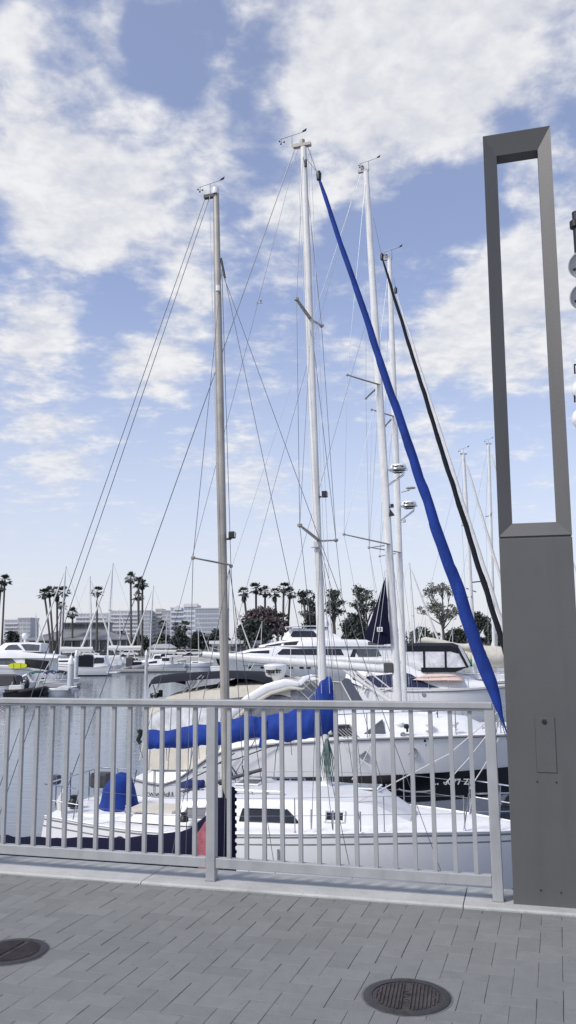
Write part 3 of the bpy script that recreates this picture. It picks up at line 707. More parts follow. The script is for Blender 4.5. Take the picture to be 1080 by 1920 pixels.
for k in range(6):
    o = (k-2.5)*.02; mb.tube([cp_+Vector((o*.4, -.01*k, 0)), cp_+Vector((o*2-.04, -.015*k, -.45)), cp_+Vector((o*1.5, -.01*k, -.80)), cp_+Vector((o*2+.05, 0, -.45)), cp_+Vector((o*.3, 0, 0))], .012, 5)
mb.build('rope_coil', 'rope_green', mast)
ftop = pt(598, 335); fbot = pt(1006, 1548)
fs = b.S(1, 0, -1); fbot = Vector((min(fbot.x, xb-.12), 0, sinterp(b.sheer, 1)+.25))
wire('forestay', b.root, [mt+Vector((.1, 0, -.02)), ftop, fbot+Vector((.03, 0, -.3))], .008)
for sd in (-1, 1): wire('headsail_sheet', b.root, [lerp(ftop, fbot, .86), pt(843, 1413, -.25*sd), pt(672, 1503, -.8*sd), pt(640, 1510, -.85*sd)], .011, 'rope_white')
MB().lathe([(0, -.10), (.05, -.09), (.06, .05), (.03, .12), (0, .13)], ftop+Vector((0, 0, .06)), 10).build('swivel', 'black_plastic', b.root)
wire('halyard', b.root, [mt+Vector((.06, 0, -.3)), ftop+Vector((0, 0, .1))], .006)
furled(b, 'furled_headsail', ftop, fbot, .125, 'blue_canvas', b.root, seed=5, sag=.003, prof=[(0, .2), (.02, .34), (.1, .42), (.3, .58), (.5, .76), (.7, 1.0), (.765, 1.06), (.775, .88), (.785, 1.04), (.82, 1.02), (.845, .72), (.862, .34), (.88, .12), (1, .1)])
MB().lathe([(0, 0), (.12, 0), (.12, .02), (.06, .03), (.06, .13), (.12, .14), (.12, .16), (0, .16)], fbot+Vector((0, 0, -.2)), 18).build('furler_drum', 'black_plastic', b.root)
def tx(px, y=-1.3): return pt(px, 1550, y).x
def t_of(x): return (x-xs)/(xb-xs)
stanchions(b, [.13, t_of(tx(180)), t_of(tx(312)), t_of(tx(430)), t_of(tx(560)), t_of(tx(720)), .86], .62)
pulpit(b, .87, .66, .12, legs=(0, .45)); 
MB().box((xb+.02, 0, sinterp(b.sheer, 1)+.02), (.6, .18, .07)).build('anchor_roller', 'steel', b.root, smooth=False, bevel=.01)
an = Vector((xb+.30, 0, sinterp(b.sheer, 1)-.06)); MB().tube([an+Vector((-.5, 0, .12)), an+Vector((0, 0, -.02)), an+Vector((.02, 0, -.12))], .022, 6).prism([an+Vector((.05, -.16, -.22)), an+Vector((.08, .16, -.22)), an+Vector((-.18, 0, -.42))], (.02, 0, .03)).build('anchor', 'steel', b.root, smooth=False)
lettering('hull_lettering', 'LOLB', .25, 'black_ink', b.root, b.hp(pt(238, 1575, -1.4).x, pt(238, 1576, -1.4).z, -1, .02), (R(84), 0, R(-3)), sx=1.15, bold=.006)
for px, py in ((520, 1605), (522, 1606)):
    MB().box(b.hp(pt(523, 1605, -1.6).x, pt(523, 1605, -1.6).z, -1, .01), (.035, .02, .25)).build('drain', 'rub_grey', b.root, smooth=False); break
cl = pt(372, 1470, -.3); cloth_bag(b, 'canvas_bundle', [(cl.x-.1, cl.y, cl.z-.08, .24, .2), (cl.x-.1, cl.y, cl.z+.01, .25, .2), (cl.x-.05, cl.y, cl.z+.07, .15, .14), (cl.x-.05, cl.y, cl.z+.08, .03, .03)], 'blue_canvas_dark', b.root, .06, 8)
mb = MB()
for k in range(5): mb.tube([cl+Vector((-.35+.1*k, -.2, -.14)), cl+Vector((-.1+.1*k, -.25, -.06)), cl+Vector((.2+.05*k, -.2, -.15))], .014, 5)
mb.build('rope_bundle', 'rope_dark', b.root)
# ------------------------------------------------------------------ nearest sloop: only mast, cover, rig and bow ring show
b = A_ = Boat('sailboat', 'nearest sloop with grey aluminium mast and navy sail cover showing a faded red patch', 'sailboat', at=(-.79, 11.0))
pt = b.pt; mt = pt(405, 364); mf = pt(429, 1480)
xb = pt(900, 1660).x; xs = pt(-75, 1620).x
b.hull(xs, xb, 2.7, [(0, 1.0), (.5, .98), (.8, 1.1), (1, 1.26)], tw=.7, rake=.9, tr=.3, rows=[(0, 0), (.02, 1), (.05, 0), (.66, 1), (.7, 2)], mats=('gelcoat', 'hull_navy', 'hull_black'))
b.rail_line('toe_rail', .016, 'mast_alu', dz=.012)
cb = Cabin(b, [(-2.0, .95, .82, .95, 1.42), (.1, .93, .78, .95, 1.46), (1.2, .8, .62, .98, 1.40), (1.75, .55, .42, 1.08, 1.16)], crown=.1, rnd=.09, topm='deck_grey')
cb.window(-1.6, -.3, .3, .7, s1=-.1, frame='black_plastic', fw_=.012); cb.window(.2, .9, .34, .7, s1=-.1, frame='black_plastic', fw_=.012)
Cabin(b, [(xs+.5, .85, .78, .95, 1.06), (-2.05, .98, .86, .95, 1.22)], name='coaming', crown=-.14)
mast = spar(b, 'mast', Vector((mf.x, 0, 1.5)), mt, .064, 'mast_alu', b.root, asp=.66, taper=.72)
mb = MB().box(mt+Vector((-.08, 0, -.02)), (.2, .06, .05)); mb.build('masthead', 'black_plastic', mast, smooth=False)
MB().lathe([(0, 0), (.05, 0), (.055, .05), (.05, .09), (0, .1)], mt+Vector((-.005, 0, .0)), 12).build('anchor_light', 'gelcoat', mast)
wind_vane(mast, mt+Vector((-.09, 0, 0)), .42)
MB().lathe([(0, -.05), (.035, -.04), (.035, .04), (0, .05)], pt(409, 541, -.08), 8).build('steaming_light', 'gelcoat', mast)
mast_light(mast, pt(431, 1004)+Vector((-.02, -.04, 0)), s=.72)
tp = spreaders(b, mast, [((362, 1046), (433, 1062), .72, (430, 1059))], r=.026)
hd = pt(416, 505); chx = mf.x-.1
for sd, k in ((-1, 0), (1, 1)):
    wire('shroud', b.root, [hd, tp[0][k], Vector((chx, sd*1.22, 1.05))], .0045); wire('shroud', b.root, [pt(430, 1066), Vector((chx-.45, sd*1.2, 1.05))], .0045); wire('shroud', b.root, [pt(430, 1066), Vector((chx+.45, sd*1.2, 1.05))], .0045)
fb = pt(815, 1640); ft = pt(418, 515)
wire('forestay', b.root, [ft, Vector((xb-.15, 0, 1.3))], .0042); wire('babystay', b.root, [pt(417, 500), pt(661, 1650, -.3)], .0042)
MB().tube([ft+Vector((-.03, 0, .25)), ft+Vector((.03, 0, -.05))], .016, 6).build('tang', 'black_plastic', mast)
wire('backstay', b.root, [mt+Vector((-.16, 0, -.02)), pt(-45, 1601)], .0055); wire('topping_lift', b.root, [mt+Vector((-.10, 0, -.04)), pt(-20, 1584)], .0055)
wire('halyard', b.root, [mt+Vector((-.08, -.05, -.05)), pt(420, 1470, -.08)], .004, 'rope_white')
pulpit(b, .9, .58, .12, m_='steel', r=.0135); stanchions(b, [.12, .3, .5, .7, .88], .55); pulpit(b, .08, .58, -.05, name='pushpit', t_end=0.)
bm = spar(b, 'boom', pt(425, 1600), pt(-25, 1603), .05, 'mast_alu', b.root, asp=.8, taper=1)
cv = sleeve(b, [(-22, 1572, 1628, .08), (-12, 1568, 1630, .14), (5, 1567, 1632, .16), (60, 1570, 1636, .17), (130, 1570, 1640, .18), (215, 1571, 1642, .19), (280, 1566, 1645, .2), (320, 1562, 1650, .2), (352, 1555, 1655, .2), (375, 1538, 1660, .2), (390, 1524, 1665, .2), (402, 1500, 1670, .18), (409, 1474, 1675, .15), (424, 1472, 1680, .13), (436, 1474, 1684, .08), (441, 1478, 1686, .02)], 'sail_cover', 'navy_canvas', bm, amp=.022, wsc=4.5, sub=6, seed=9)
rows = []
for u in range(7):
    pa = pt(lerp(366, 391, u/6), lerp(1568, 1531, u/6), -.215); pb = pt(lerp(366, 391, u/6), lerp(1574, 1650, min(1, u/2.)), -.235); rows.append([wob(lerp(pa, pb, k/5), .012, 7, 4) for k in range(6)])
MB().grid(rows).build('red_patch', 'red_canvas', cv)
mb = MB()
for k in range(12):
    p = pt(441, 1485+k*14, 0); mb.lathe([(0, -.03), (.022, -.015), (.022, .015), (0, .03)], p, 8)
mb.build('cover_lacing', 'navy_canvas', cv)
MB().box(pt(413, 1484, -.2), (.05, .04, .14)).build('cover_tag', 'sail_white', cv, smooth=False)
# ------------------------------------------------------------------ docks, pedestal, lamp pole
def dock(name, label, a, c, w, n_=None):
    """straight floating dock from a to c (quay coordinates u, v)"""
    A, B = q(*a), q(*c); d = (B-A); L_ = d.length; ang = math.atan2(d.y, d.x)
    t = thing('dock', label, 'dock', (A.x, A.y, WATER), ang)
    mb = MB(); k = max(1, int(L_/2.4))
    for i in range(k): mb.box(((i+.5)*L_/k, 0, .42), (L_/k-.02, w, .14))
    mb.build('dock_deck', 'dock_grey', t, smooth=False, bevel=.01)
    mb = MB()
    for s in (-1, 1): mb.box((L_/2, s*(w/2+.03), .38), (L_, .055, .16))
    mb.build('whaler', 'concrete_dark', t, smooth=False)
    mb = MB()
    for i in range(k): mb.box(((i+.5)*L_/k, 0, .12), (L_/k*.8, w*.8, .46))
    mb.build('float', 'concrete_dark', t, smooth=False); return t
dock('dock', 'wide grey floating dock running out behind the pillar past the bows', (6.6, 3), (6.6, 64), 2.0)
for i, v in enumerate((8.6, 15.6, 21.5)):
    dock('dock', ('narrow finger dock between the nearest two sloops', 'narrow finger dock behind the blue-covered sloop', 'narrow finger dock behind the black-banded cruiser')[i], (-5.5, v), (5.58, v), 1.0)
pd = q(5.85, 9.6, 0); pdz = WATER+.49
ped = thing('power_pedestal', 'small white dock power pedestal beside the bow of the blue-covered sloop', 'pedestal', (pd.x, pd.y, pdz), TH)
MB().box((0, 0, .5), (.26, .26, 1.0)).build('post', 'gelcoat', ped, smooth=False, bevel=.02); MB().prism([(-.17, -.17, 1.0), (.17, -.17, 1.0), (.17, -.17, 1.1), (0, -.17, 1.2), (-.17, -.17, 1.1)], (0, .34, 0)).build('cap', 'gelcoat', ped, smooth=False, bevel=.01)
for z in (.62, .82): MB().lathe([(.045, 0), (.045, .03), (.03, .04)], (0, -.13, z), 12, rot=RX).build('socket', 'black_plastic', ped)
bx = PZ(965, 1600, -2.6); db = thing('dock_box', 'white fibreglass dock box seen between railing end and pillar', 'dock box', (PZ(968, 1640, WATER+.49).x, PZ(968, 1640, WATER+.49).y, WATER+.49), TH)
MB().box((.25, 0, .36), (1.2, .62, .70)).build('body', 'gelcoat', db, smooth=False, bevel=.03); MB().prism([(-.40, -.36, .72), (.90, -.36, .72), (.90, -.36, .80), (-.40, -.36, .80)], (0, .72, .0)).build('lid', 'gelcoat', db, smooth=False, bevel=.03)
MB().box((.05, -.33, .62), (.06, .04, .1)).box((.5, -.33, .62), (.06, .04, .1)).build('latch', 'black_plastic', db, smooth=False)
LP = P(1101, 700, 12.0); lp = thing('lamp_pole', 'black light pole with round grey lamp heads at the right edge of the photo', 'lamp pole', (LP.x, LP.y, WATER+.49), 0)
def ll(px, py, d=12.): return P(px, py, d)-Vector((LP.x, LP.y, WATER+.49))
zt = ll(1085, 398).z
MB().tube([(0, 0, 0), (0, 0, 3.2), (0, 0, zt)], [.085, .08, .065], 14).lathe([(.16, 0), (.16, .06), (.1, .2), (.085, .3)], n=18).build('pole', 'lamp_black', lp)
MB().lathe([(.075, -.06), (.09, -.05), (.09, .05), (.07, .06)], (-.02, 0, ll(1080, 421).z), 14).build('collar', 'lamp_black', lp)
for py, px in ((497, 1090), (556, 1093)):
    c = ll(px, py, 11.9); rot = Vector((-.15, -.93, -.35)).to_track_quat('Z', 'Y').to_matrix()
    h = MB().lathe([(0, -.06), (.15, -.06), (.195, -.03), (.205, .05), (.19, .055), (.185, .02), (0, .02)], c, 28, rot=rot).build('lamp_head', 'lamp_disc', lp)
    mb = MB()
    for k in range(4):
        a = k*math.pi/2+.5; mb.tube([c+rot @ Vector((0, 0, .05)), c+rot @ Vector((.10*math.cos(a), .10*math.sin(a), .035))], .010, 6); mb.lathe([(0, .02), (.022, .03), (0, .06)], c+rot @ Vector((.12*math.cos(a), .12*math.sin(a), .0)), 8, rot=rot)
    mb.build('lamp_spider', 'lamp_black', h); MB().tube([c+Vector((.05, .03, 0)), Vector((0, 0, c.z))], .03, 8).build('bracket', 'lamp_black', lp)
for py in (732, 786):
    c = ll(1094, py, 11.9); MB().lathe([(0, -.17), (.1, -.14), (.16, -.05), (.17, .03), (.13, .12), (.06, .17), (0, .18)], c, 22).build('lamp_globe', 'gelcoat', lp)
    MB().tube([Vector((0, 0, c.z+.42)), c+Vector((-.11, 0, .40)), c+Vector((-.11, 0, .26))], .014, 6).build('hook', 'lamp_black', lp)
# ------------------------------------------------------------------ white cruiser with the black hull band, radar arch and beige canvas
b = D_ = Boat('motor_cruiser', 'white express cruiser with black hull band, radar arch and beige canvas', 'motor boat', at=(1.2, 24.1))
pt = b.pt; W_ = -1.9
xs = pt(252, 1490, -1.6).x; xb = pt(1022, 1380).x
def shz(px, py, yl): return pt(px, py, yl).z
b.hull(xs, xb, 4.0, [(0, 1.12), (.10, shz(320, 1468, -1.8)), (.24, shz(440, 1410, -1.95)), (.5, shz(635, 1389, -2.)), (.75, shz(820, 1381, -1.6)), (1, shz(1000, 1372, 0))], draft=.6, prof=POWP, tw=.86, rake=1.9, tr=-.25, flare=.24, full=2.6,
       rows=[(0, 0), (.72, 1), (.75, 2)], mats=('gelcoat', 'hull_black', 'hull_shade_grey'), deck='deck_white')
b.rail_line('rub_rail', .035, 'rub_grey', dz=-.03)
x0 = pt(508, 1460, -1.95).x
zt0 = pt(508, 1458, -1.95).z
def bt(u): return lerp(zt0, shz(950, 1444, -1.2)-.02, u)
def bb(u): return lerp(zt0-.03, zt0-.72+.1*u, min(1, u*3.2)) if u < .35 else lerp(zt0-.65, shz(940, 1499, -.9), (u-.35)/.65)
for sd in (-1, 1): b.hull_patch('hull_band', x0, xb-.5, bt, bb, 'hull_black', sd, nx=28, off=.012)
def low(u): return bb(u)-.005
b.hull_patch('hull_lower_shade', x0+1.6, xb-.9, lambda u: bb(.28+.68*u)-.004, lambda u: .16, 'hull_shade_grey', -1, nx=26, nz=5, off=.006)  # white hull under the band, its shade painted on as a grey patch
lettering('registration', 'CF 0077 ZK', .20, 'grey_ink', b.root, b.hp(pt(848, 1468, -1.2).x, pt(848, 1468, -1.2).z, -1, .05), (R(78), 0, R(16)), sx=1.15, bold=.004)
lettering('stern_lettering', 'www.id1', .20, 'black_ink', b.root, b.hp(pt(296, 1489, -1.8).x, pt(296, 1489, -1.8).z, -1, .03), (R(88), 0, R(-2)), sx=1.35)
# aft quarter and swim platform
MB().box((xs-.35, 0, .42), (1.0, 3.1, .14)).build('swim_platform', 'gelcoat', b.root, smooth=False, bevel=.05)
zc = shz(300, 1440, -1.6)
def s_(px, py, yl=0): return pt(px, py, yl)
Cabin(b, [(xs+.05, 1.55, 1.3, .9, shz(250, 1466, -1.5)), (s_(282, 1445, -1.6).x, 1.66, 1.5, .95, zc), (s_(400, 1440, -1.7).x, 1.84, 1.6, 1.2, zc+.03), (s_(500, 1440, -1.7).x, 1.9, 1.6, 1.5, zc+.25)], name='cockpit_side', rnd=.12, crown=-.1)
# foredeck trunk
zt_ = lambda px, py: pt(px, py, -.6).z
fx = [(s_(470, 1390).x, 1.72, 1.45, 1.6, zt_(470, 1362)), (s_(600, 1390).x, 1.72, 1.4, 1.9, zt_(600, 1345)), (s_(700, 1380).x, 1.62, 1.25, 2.0, zt_(700, 1341)), (s_(790, 1375).x, 1.4, 1.0, 2.05, zt_(790, 1345)), (s_(872, 1370).x, 1.05, .66, 2.1, zt_(872, 1353)), (s_(905, 1370).x, .8, .4, 2.15, zt_(900, 1368))]
tr = Cabin(b, fx, name='foredeck_trunk', rnd=.12, crown=.10)
tr.window(s_(612, 1355, -1.4).x, s_(672, 1355, -1.4).x, .30, .80, s0=-.1, s1=-.25, frame='rub_grey', fw_=.02)
tr.window(s_(682, 1350, -1.4).x, s_(722, 1350, -1.4).x, .5, .95, 'grey_glass', s0=.45, s1=-.1)
for px, w in ((560, .8), (735, .55), (800, .5)):
    p = pt(px, 1341, -.3); z = interp([(a[0], a[4]) for a in fx], p.x)+.10
    h = MB().box((p.x, 0, z), (w, w, .05)).build('hatch', 'gelcoat', tr.o, smooth=False, bevel=.015); MB().box((p.x, 0, z+.028), (w-.1, w-.1, .012)).build('pane', 'grey_glass', h, smooth=False)
# windscreen and canvas enclosure
zs = lambda px, py: pt(px, py, -.9).z
en = [(s_(276, 1440, -1.3).x, 1.5, 1.34, zc-.02, zs(283, 1330)), (s_(300, 1440, -1.3).x, 1.55, 1.34, zc-.02, zs(300, 1310)), (s_(345, 1440, -1.3).x, 1.6, 1.36, zc, zs(345, 1299)), (s_(430, 1440, -1.3).x, 1.7, 1.36, zc+.1, zs(430, 1287)), (s_(530, 1420, -1.3).x, 1.72, 1.32, zc+.3, zs(530, 1281)), (s_(560, 1400, -1.3).x, 1.7, 1.28, zc+.42, zs(556, 1290)), (s_(600, 1390, -1.2).x, 1.6, 1.2, zc+.5, zs(600, 1330)), (s_(645, 1385, -1.1).x, 1.35, 1.1, zc+.5, zs(645, 1376))]
ec = Cabin(b, en, make=False)
def span(name, a, c, v0, v1, m_, off=0., nx=14):
    for sd in (-1, 1):
        mb = MB().grid([[wob(ec.S(lerp(a, c, i/nx), lerp(v0, v1, j/5), sd, off), .022 if 'vinyl' in m_ or 'canvas' in m_ else 0, 2.2, 3) for j in range(6)] for i in range(nx+1)]); mb.build(name, m_, b.root)
xa, xm, xw, xe = en[0][0], s_(415, 1400, -1.4).x, s_(548, 1300, -1.2).x, en[-1][0]
span('canvas_skirt', xa, s_(392, 1400, -1.4).x, -.02, .27, 'beige_canvas'); span('vinyl_curtain', xa, xm, .27, .86, 'clear_vinyl'); span('canvas_edge', xa, xw, .86, 1.0, 'beige_canvas', .01)
span('side_window', s_(440, 1400, -1.4).x, xw, .30, .84, 'grey_vinyl'); span('cabin_side', xm, xw, -.02, .31, 'gelcoat', .004); span('windscreen_wing', xw, xe, .05, .98, 'smoke_vinyl')
mb = MB(); n = 16
def top_row(x, lift=.0): return [Vector((x, k*ec.at(x)[2], ec.at(x)[4]+.14*(1-k*k)+lift)) for k in [i/5-1 for i in range(11)]]
mb.grid([top_row(lerp(xa, xw, i/n)) for i in range(n+1)]).build('canvas_top', 'beige_canvas', b.root)
MB().grid([top_row(lerp(xw, xe, i/8)) for i in range(9)]).build('windscreen', 'smoke_vinyl', b.root)
MB().grid([[Vector((xa-.02*(j), k*1.45, lerp(zc, en[0][4]+.14*(1-k*k), j/5))) for j in range(6)] for k in [i/5-1 for i in range(11)]]).build('aft_curtain', 'clear_vinyl', b.root)
mb = MB()
for f in (0, .33, .66, 1.):
    x = lerp(xw, xe, f); mb.tube(top_row(x, .01), .016, 6)
for k in (-1, -.5, 0, .5, 1): mb.tube([Vector((x, k*ec.at(x)[2], ec.at(x)[4]+.15*(1-k*k))) for x in [lerp(xw, xe, i/8) for i in range(9)]], .014, 6)
mb.build('windscreen_frame', 'sail_white', b.root)
mb = MB()
for px in (283, 320, 362, 408):
    x = s_(px, 1350, -1.4).x
    for sd in (-1, 1): MB().tube([ec.S(x, v, sd, .015) for v in (0, .3, .6, .9)], .018, 6).build('canvas_frame', 'sail_white', b.root)
for px, py0, py1 in ((268, 1440, 1318),):
    MB().tube([pt(px-5, 1425, -1.1), pt(px+6, 1372, -1.15), pt(px+24, py1, -1.2)], .03, 7).build('boarding_pole', 'beige_canvas', b.root)
# radar arch: a broad white hoop raked aft with a beige inner edge
mb = MB(); mb2 = MB(); pa = [(560, 1283), (535, 1281), (500, 1291), (465, 1312), (435, 1338), (412, 1368), (398, 1398), (390, 1420)]
for off, w, mm in ((0, .125, mb), (.19, .05, mb2)):
    rows = []
    for i, (px, py) in enumerate(pa):
        p = pt(px+off*38, py+off*46, -1.42-.25*i/7); t = Vector((.25, 0, .35)).normalized()
        rows.append(p)
    for sd in (-1, 1): mm.tube([Vector((p.x, sd*abs(p.y), p.z)) for p in rows], [w*.5]+[w]*(len(rows)-1), 10, asp=.32, ref=(.5, 0, 1))
    mm.tube([Vector((rows[0].x, lerp(rows[0].y, -rows[0].y, k/10), rows[0].z+.16*(1-(k/5-1)**2))) for k in range(11)], w*.8, 10, asp=.35)
mb.build('radar_arch', 'gelcoat', b.root); mb2.build('arch_trim', 'beige_canvas', b.root)
p = pt(516, 1276, -.55); dm = radar(b, b.root, p, .30, 'raymarine', pod=True); MB().box(p+Vector((0, 0, -.12)), (.5, .4, .12)).build('radar_mount', 'black_plastic', b.root, smooth=False, bevel=.02)
MB().tube([pt(545, 1276, .4), pt(545, 1215, .4)], .012, 6).build('antenna', 'sail_white', b.root)
# black bimini over the stern on steel hoops
secs = [(281, 1271, 1284), (290, 1267, 1283), (320, 1263, 1279), (370, 1260, 1275), (420, 1258, 1272), (470, 1260, 1274), (508, 1264, 1284)]
rows = []
for px, t_, u_ in secs:
    a = pt(px, t_, -.3); e = pt(px, u_, -1.3); rows.append([wob((lerp(a.x, e.x, abs(k)), k*1.35, lerp(a.z, e.z, abs(k)**2.2)), .02, 2) for k in [i/6-1 for i in range(13)]])
rows.append([p_+Vector((.04, 0, -.22)) for p_ in rows[-1]]); rows.insert(0, [p_+Vector((0, 0, -.12)) for p_ in rows[0]])
bi = MB().grid(rows).build('bimini', 'black_canvas', b.root)
mb = MB()
for pts in (((292, 1300), (287, 1284)), ((287, 1303), (300, 1281)), ((340, 1300), (378, 1266)), ((366, 1296), (382, 1268)), ((352, 1299), (368, 1278)), ((407, 1292), (415, 1276))):
    for sd in (-1, 1): mb.tube([Vector((p_.x, sd*abs(p_.y), p_.z)) for p_ in [pt(*pts[0], -1.25), pt(*pts[1], -1.25)]], .022, 6)
mb.build('bimini_frame', 'steel', bi)
p = pt(290, 1304, -.9); MB().box(p, (.22, .2, .14)).box(p+Vector((.14, .1, .05)), (.12, .1, .2)).build('outboard_bracket', 'black_plastic', b.root, smooth=False, bevel=.03)
MB().tube([p+Vector((0, 0, -.1)), pt(276, 1440, -1.2)], .02, 6).tube([pt(288, 1306, -1.2), pt(277, 1350, -1.2)], .02, 6).build('stern_pole', 'steel', b.root)
g = s_(470, 1296, .9); MB().grid([[wob((g.x+u*.85, k*1.3, g.z+.42*(1-u*u)*(1-.3*k*k)), .03, 3) for k in [i/4-1 for i in range(9)]] for u in [i/6-1 for i in range(13)]]).build('dodger_cover', 'black_canvas', b.root)
tss = [.40, .5, .6, .7, .8, .9]
stanchions(b, tss, .62, r=.014, lr=.012, inset=.15, lines=(1.,)); pulpit(b, .9, .66, .2, r=.016, legs=(0, .5), mid=False)
MB().tube([b.S(.95, 0)+Vector((0, .3, .05)), b.S(1, 0)+Vector((.3, 0, .05))], .05, 8).build('anchor_roller', 'steel', b.root)
for px in (540, 760): p = b.S((pt(px, 1400, -2).x-xs)/(xb-xs), 0, -1); MB().box(p+Vector((0, .12, .05)), (.28, .05, .05)).build('cleat', 'steel', b.root, smooth=False, bevel=.01)
# deck gear on the cruiser: fairleads, vents, dock lines, rope tails
for px, py in ((756, 1378), (762, 1362), (780, 1387), (796, 1387), (653, 1389)):
    p = pt(px, py, -1.55); MB().lathe([(0, -.07), (.06, -.05), (.075, 0), (.06, .05), (0, .07)], p, 10).box(p+Vector((.02, 0, -.08)), (.05, .05, .12)).build('fairlead', 'black_plastic', b.root)
for px, py, q_ in ((430, 1432, -1.9), (452, 1428, -1.9)):
    p = pt(px, py, q_); MB().tube([p, p+Vector((-.12, 0, .18)), p+Vector((.25, 0, -.32)), p+Vector((.12, 0, -.42)), p], .02, 6).build('rope_tail', 'rope_dark', b.root)
for a_, c_ in (((440, 1412), (330, 1475)), ((520, 1395), (380, 1440)), ((640, 1392), (700, 1440)), ((700, 1388), (660, 1462)), ((935, 1385), (880, 1480)), ((918, 1372), (836, 1468))):
    wire('dock_line', b.root, [pt(*a_, -2.06), lerp(pt(*a_, -2.06), pt(*c_, -2.15), .5)+Vector((0, 0, -.05)), pt(*c_, -2.15)], .016, 'rope_white' if a_[0] > 600 else 'rope_dark')
for px in (690, 745, 800, 850):
    p = pt(px, 1372, -1.5); MB().lathe([(0, 0), (.09, 0), (.09, .03), (.05, .05), (.07, .12), (.12, .16), (.11, .2), (0, .2)], p+Vector((0, .4, 0)), 14).build('deck_vent', 'gelcoat', b.root)
for px, py in ((600, 1420), (680, 1418), (770, 1414)):
    c0 = b.hp(pt(px, py, -2).x, pt(px, py, -2).z, -1, .0); MB().lathe([(.0, .012), (.10, .012), (.125, .02), (.13, 0)], c0, 18, rot=RX).build('porthole', 'steel', b.root)
MB().tube([pt(820, 1330, -.6), pt(822, 1385, -.6)], .012, 6).build('antenna', 'black_plastic', b.root)
mb = MB()
for k in range(5): mb.tube([pt(612+6*k, 1352, -1.1), pt(650+7*k, 1386, -1.8)], .016, 5)
mb.build('wiper_rack', 'rub_grey', tr.o)
MB().tube([pt(782+34*math.cos(k*math.pi/12), 1478+7*math.sin(k*math.pi/12), -1.7) for k in range(0, 13)], .022, 8).build('fender_ring', 'grey_canvas', b.root)
# ------------------------------------------------------------------ the two tall sloops behind the cruiser
def tall_sloop(nm, label, at, sternpx, bowpx, mast_px, mw, furl, furl_m, sprd, seed):
    b = Boat(nm, label, 'sailboat', at=at); pt = b.pt
    mt = pt(*mast_px[0]); mf = pt(*mast_px[1]); xs = pt(*sternpx).x; xb = pt(*bowpx).x
    b.hull(xs, xb, 3.9, [(0, 1.25), (.5, 1.25), (1, 1.65)], tw=.74, rake=1.2, tr=.5, rows=[(0, 0), (.04, 1), (.07, 0), (.66, 2)], mats=('gelcoat', 'hull_navy', 'hull_black')); b.rail_line('toe_rail', .03, 'mast_alu', dz=.015)
    zt = mf.z-.05
    cb = Cabin(b, [(mf.x-3.6, 1.3, 1.1, 1.2, zt-.2), (mf.x-.3, 1.35, 1.1, 1.25, zt), (mf.x+1.4, 1.1, .85, 1.3, zt-.08), (mf.x+2.6, .75, .5, 1.42, 1.5)], crown=.12, rnd=.12, topm='deck_grey')
    cb.window(mf.x-3.1, mf.x-.9, .35, .75, s1=-.3); cb.window(mf.x-.4, mf.x+.8, .38, .72, s1=-.3)
    mast = spar(b, 'mast', Vector((mf.x, 0, zt)), mt, mw, 'mast_white', b.root, asp=.62, taper=.72, n=14)
    MB().box(mt+Vector((-.1, 0, .02)), (.42, .1, .1)).tube([mt+Vector((-.2, 0, 0)), mt+Vector((-.18, 0, .3))], .02, 6).lathe([(0, 0), (.06, 0), (.06, .1), (0, .13)], mt+Vector((-.12, 0, .1)), 10).build('masthead', 'mast_alu', mast, smooth=False)
    wind_vane(mast, mt+Vector((.12, 0, .02)), .95, flip=1)
    tips = spreaders(b, mast, sprd, r=.05)
    chx = mf.x-.2
    for k, sd in ((0, -1), (1, 1)):
        wire('shroud', b.root, [mt+Vector((0, 0, -.15))]+[t[k] for t in tips]+[Vector((chx, sd*1.8, 1.3))], .0075, 'wire_light')
        r0 = pt(*sprd[0][3]); wire('shroud', b.root, [r0, tips[1][k]], .0065, 'wire_light'); wire('shroud', b.root, [pt(*sprd[1][3]), Vector((chx-.7, sd*1.75, 1.3))], .0065, 'wire_light'); wire('shroud', b.root, [pt(*sprd[1][3]), Vector((chx+.7, sd*1.7, 1.3))], .0065, 'wire_light')
    wire('backstay', b.root, [mt+Vector((-.25, 0, 0)), Vector((xs+.3, 0, 1.3))], .008)
    ft = pt(*furl); fb = Vector((xb-.35, 0, 1.9)); hd = pt(*furl)+Vector((-.12, 0, .7)); wire('forestay', b.root, [pt(mast_px[2][0], mast_px[2][1]), ft, fb+Vector((.05, 0, -.3))], .01)
    MB().lathe([(0, -.15), (.06, -.12), (.07, .1), (0, .2)], ft, 10).build('swivel', 'black_plastic', b.root)
    furled(b, 'furled_headsail', ft, fb, .095 if 'black' in furl_m or 'navy' in furl_m else .065, furl_m, b.root, seed=seed, sag=.004)
    MB().lathe([(0, 0), (.18, 0), (.18, .03), (.09, .05), (.09, .2), (.18, .22), (.18, .25), (0, .25)], fb+Vector((0, 0, -.3)), 18).build('furler_drum', 'black_plastic', b.root)
    stanchions(b, [.12, .28, .44, .6, .76, .9], .65, lr=.007, r=.014); pulpit(b, .9, .68, .1, r=.017); pulpit(b, .07, .68, -.06, name='pushpit', t_end=0., r=.017)
    return b, mast, mf, mt, tips
b3, mast3, mf, mt, tp = tall_sloop('sailboat', 'tall sloop with black furled headsail, long white boom and navy triangular sail', (3.9, 30.), (372, 1290), (1012, 1340), ((686, 321), (748, 1338), (700, 408)), .148, (716, 482), 'black_canvas',
    [((651, 703), (686, 747), 1.15, (712, 722)), ((645, 1002), (692, 1027), 1.5, (731, 1021))], 3)
B3 = b = b3; pt = b.pt
p = pt(747, 882, -.15); radar(b, mast3, p, .30, 'Raymarine', arm=pt(726, 880, -.1))
mast_light(mast3, pt(731, 949)+Vector((0, -.05, 0))); MB().prism([pt(729, 968, -.1), pt(739, 965, -.1), pt(731, 954, -.1)], (0, .2, 0)).build('horn', 'black_plastic', mast3)
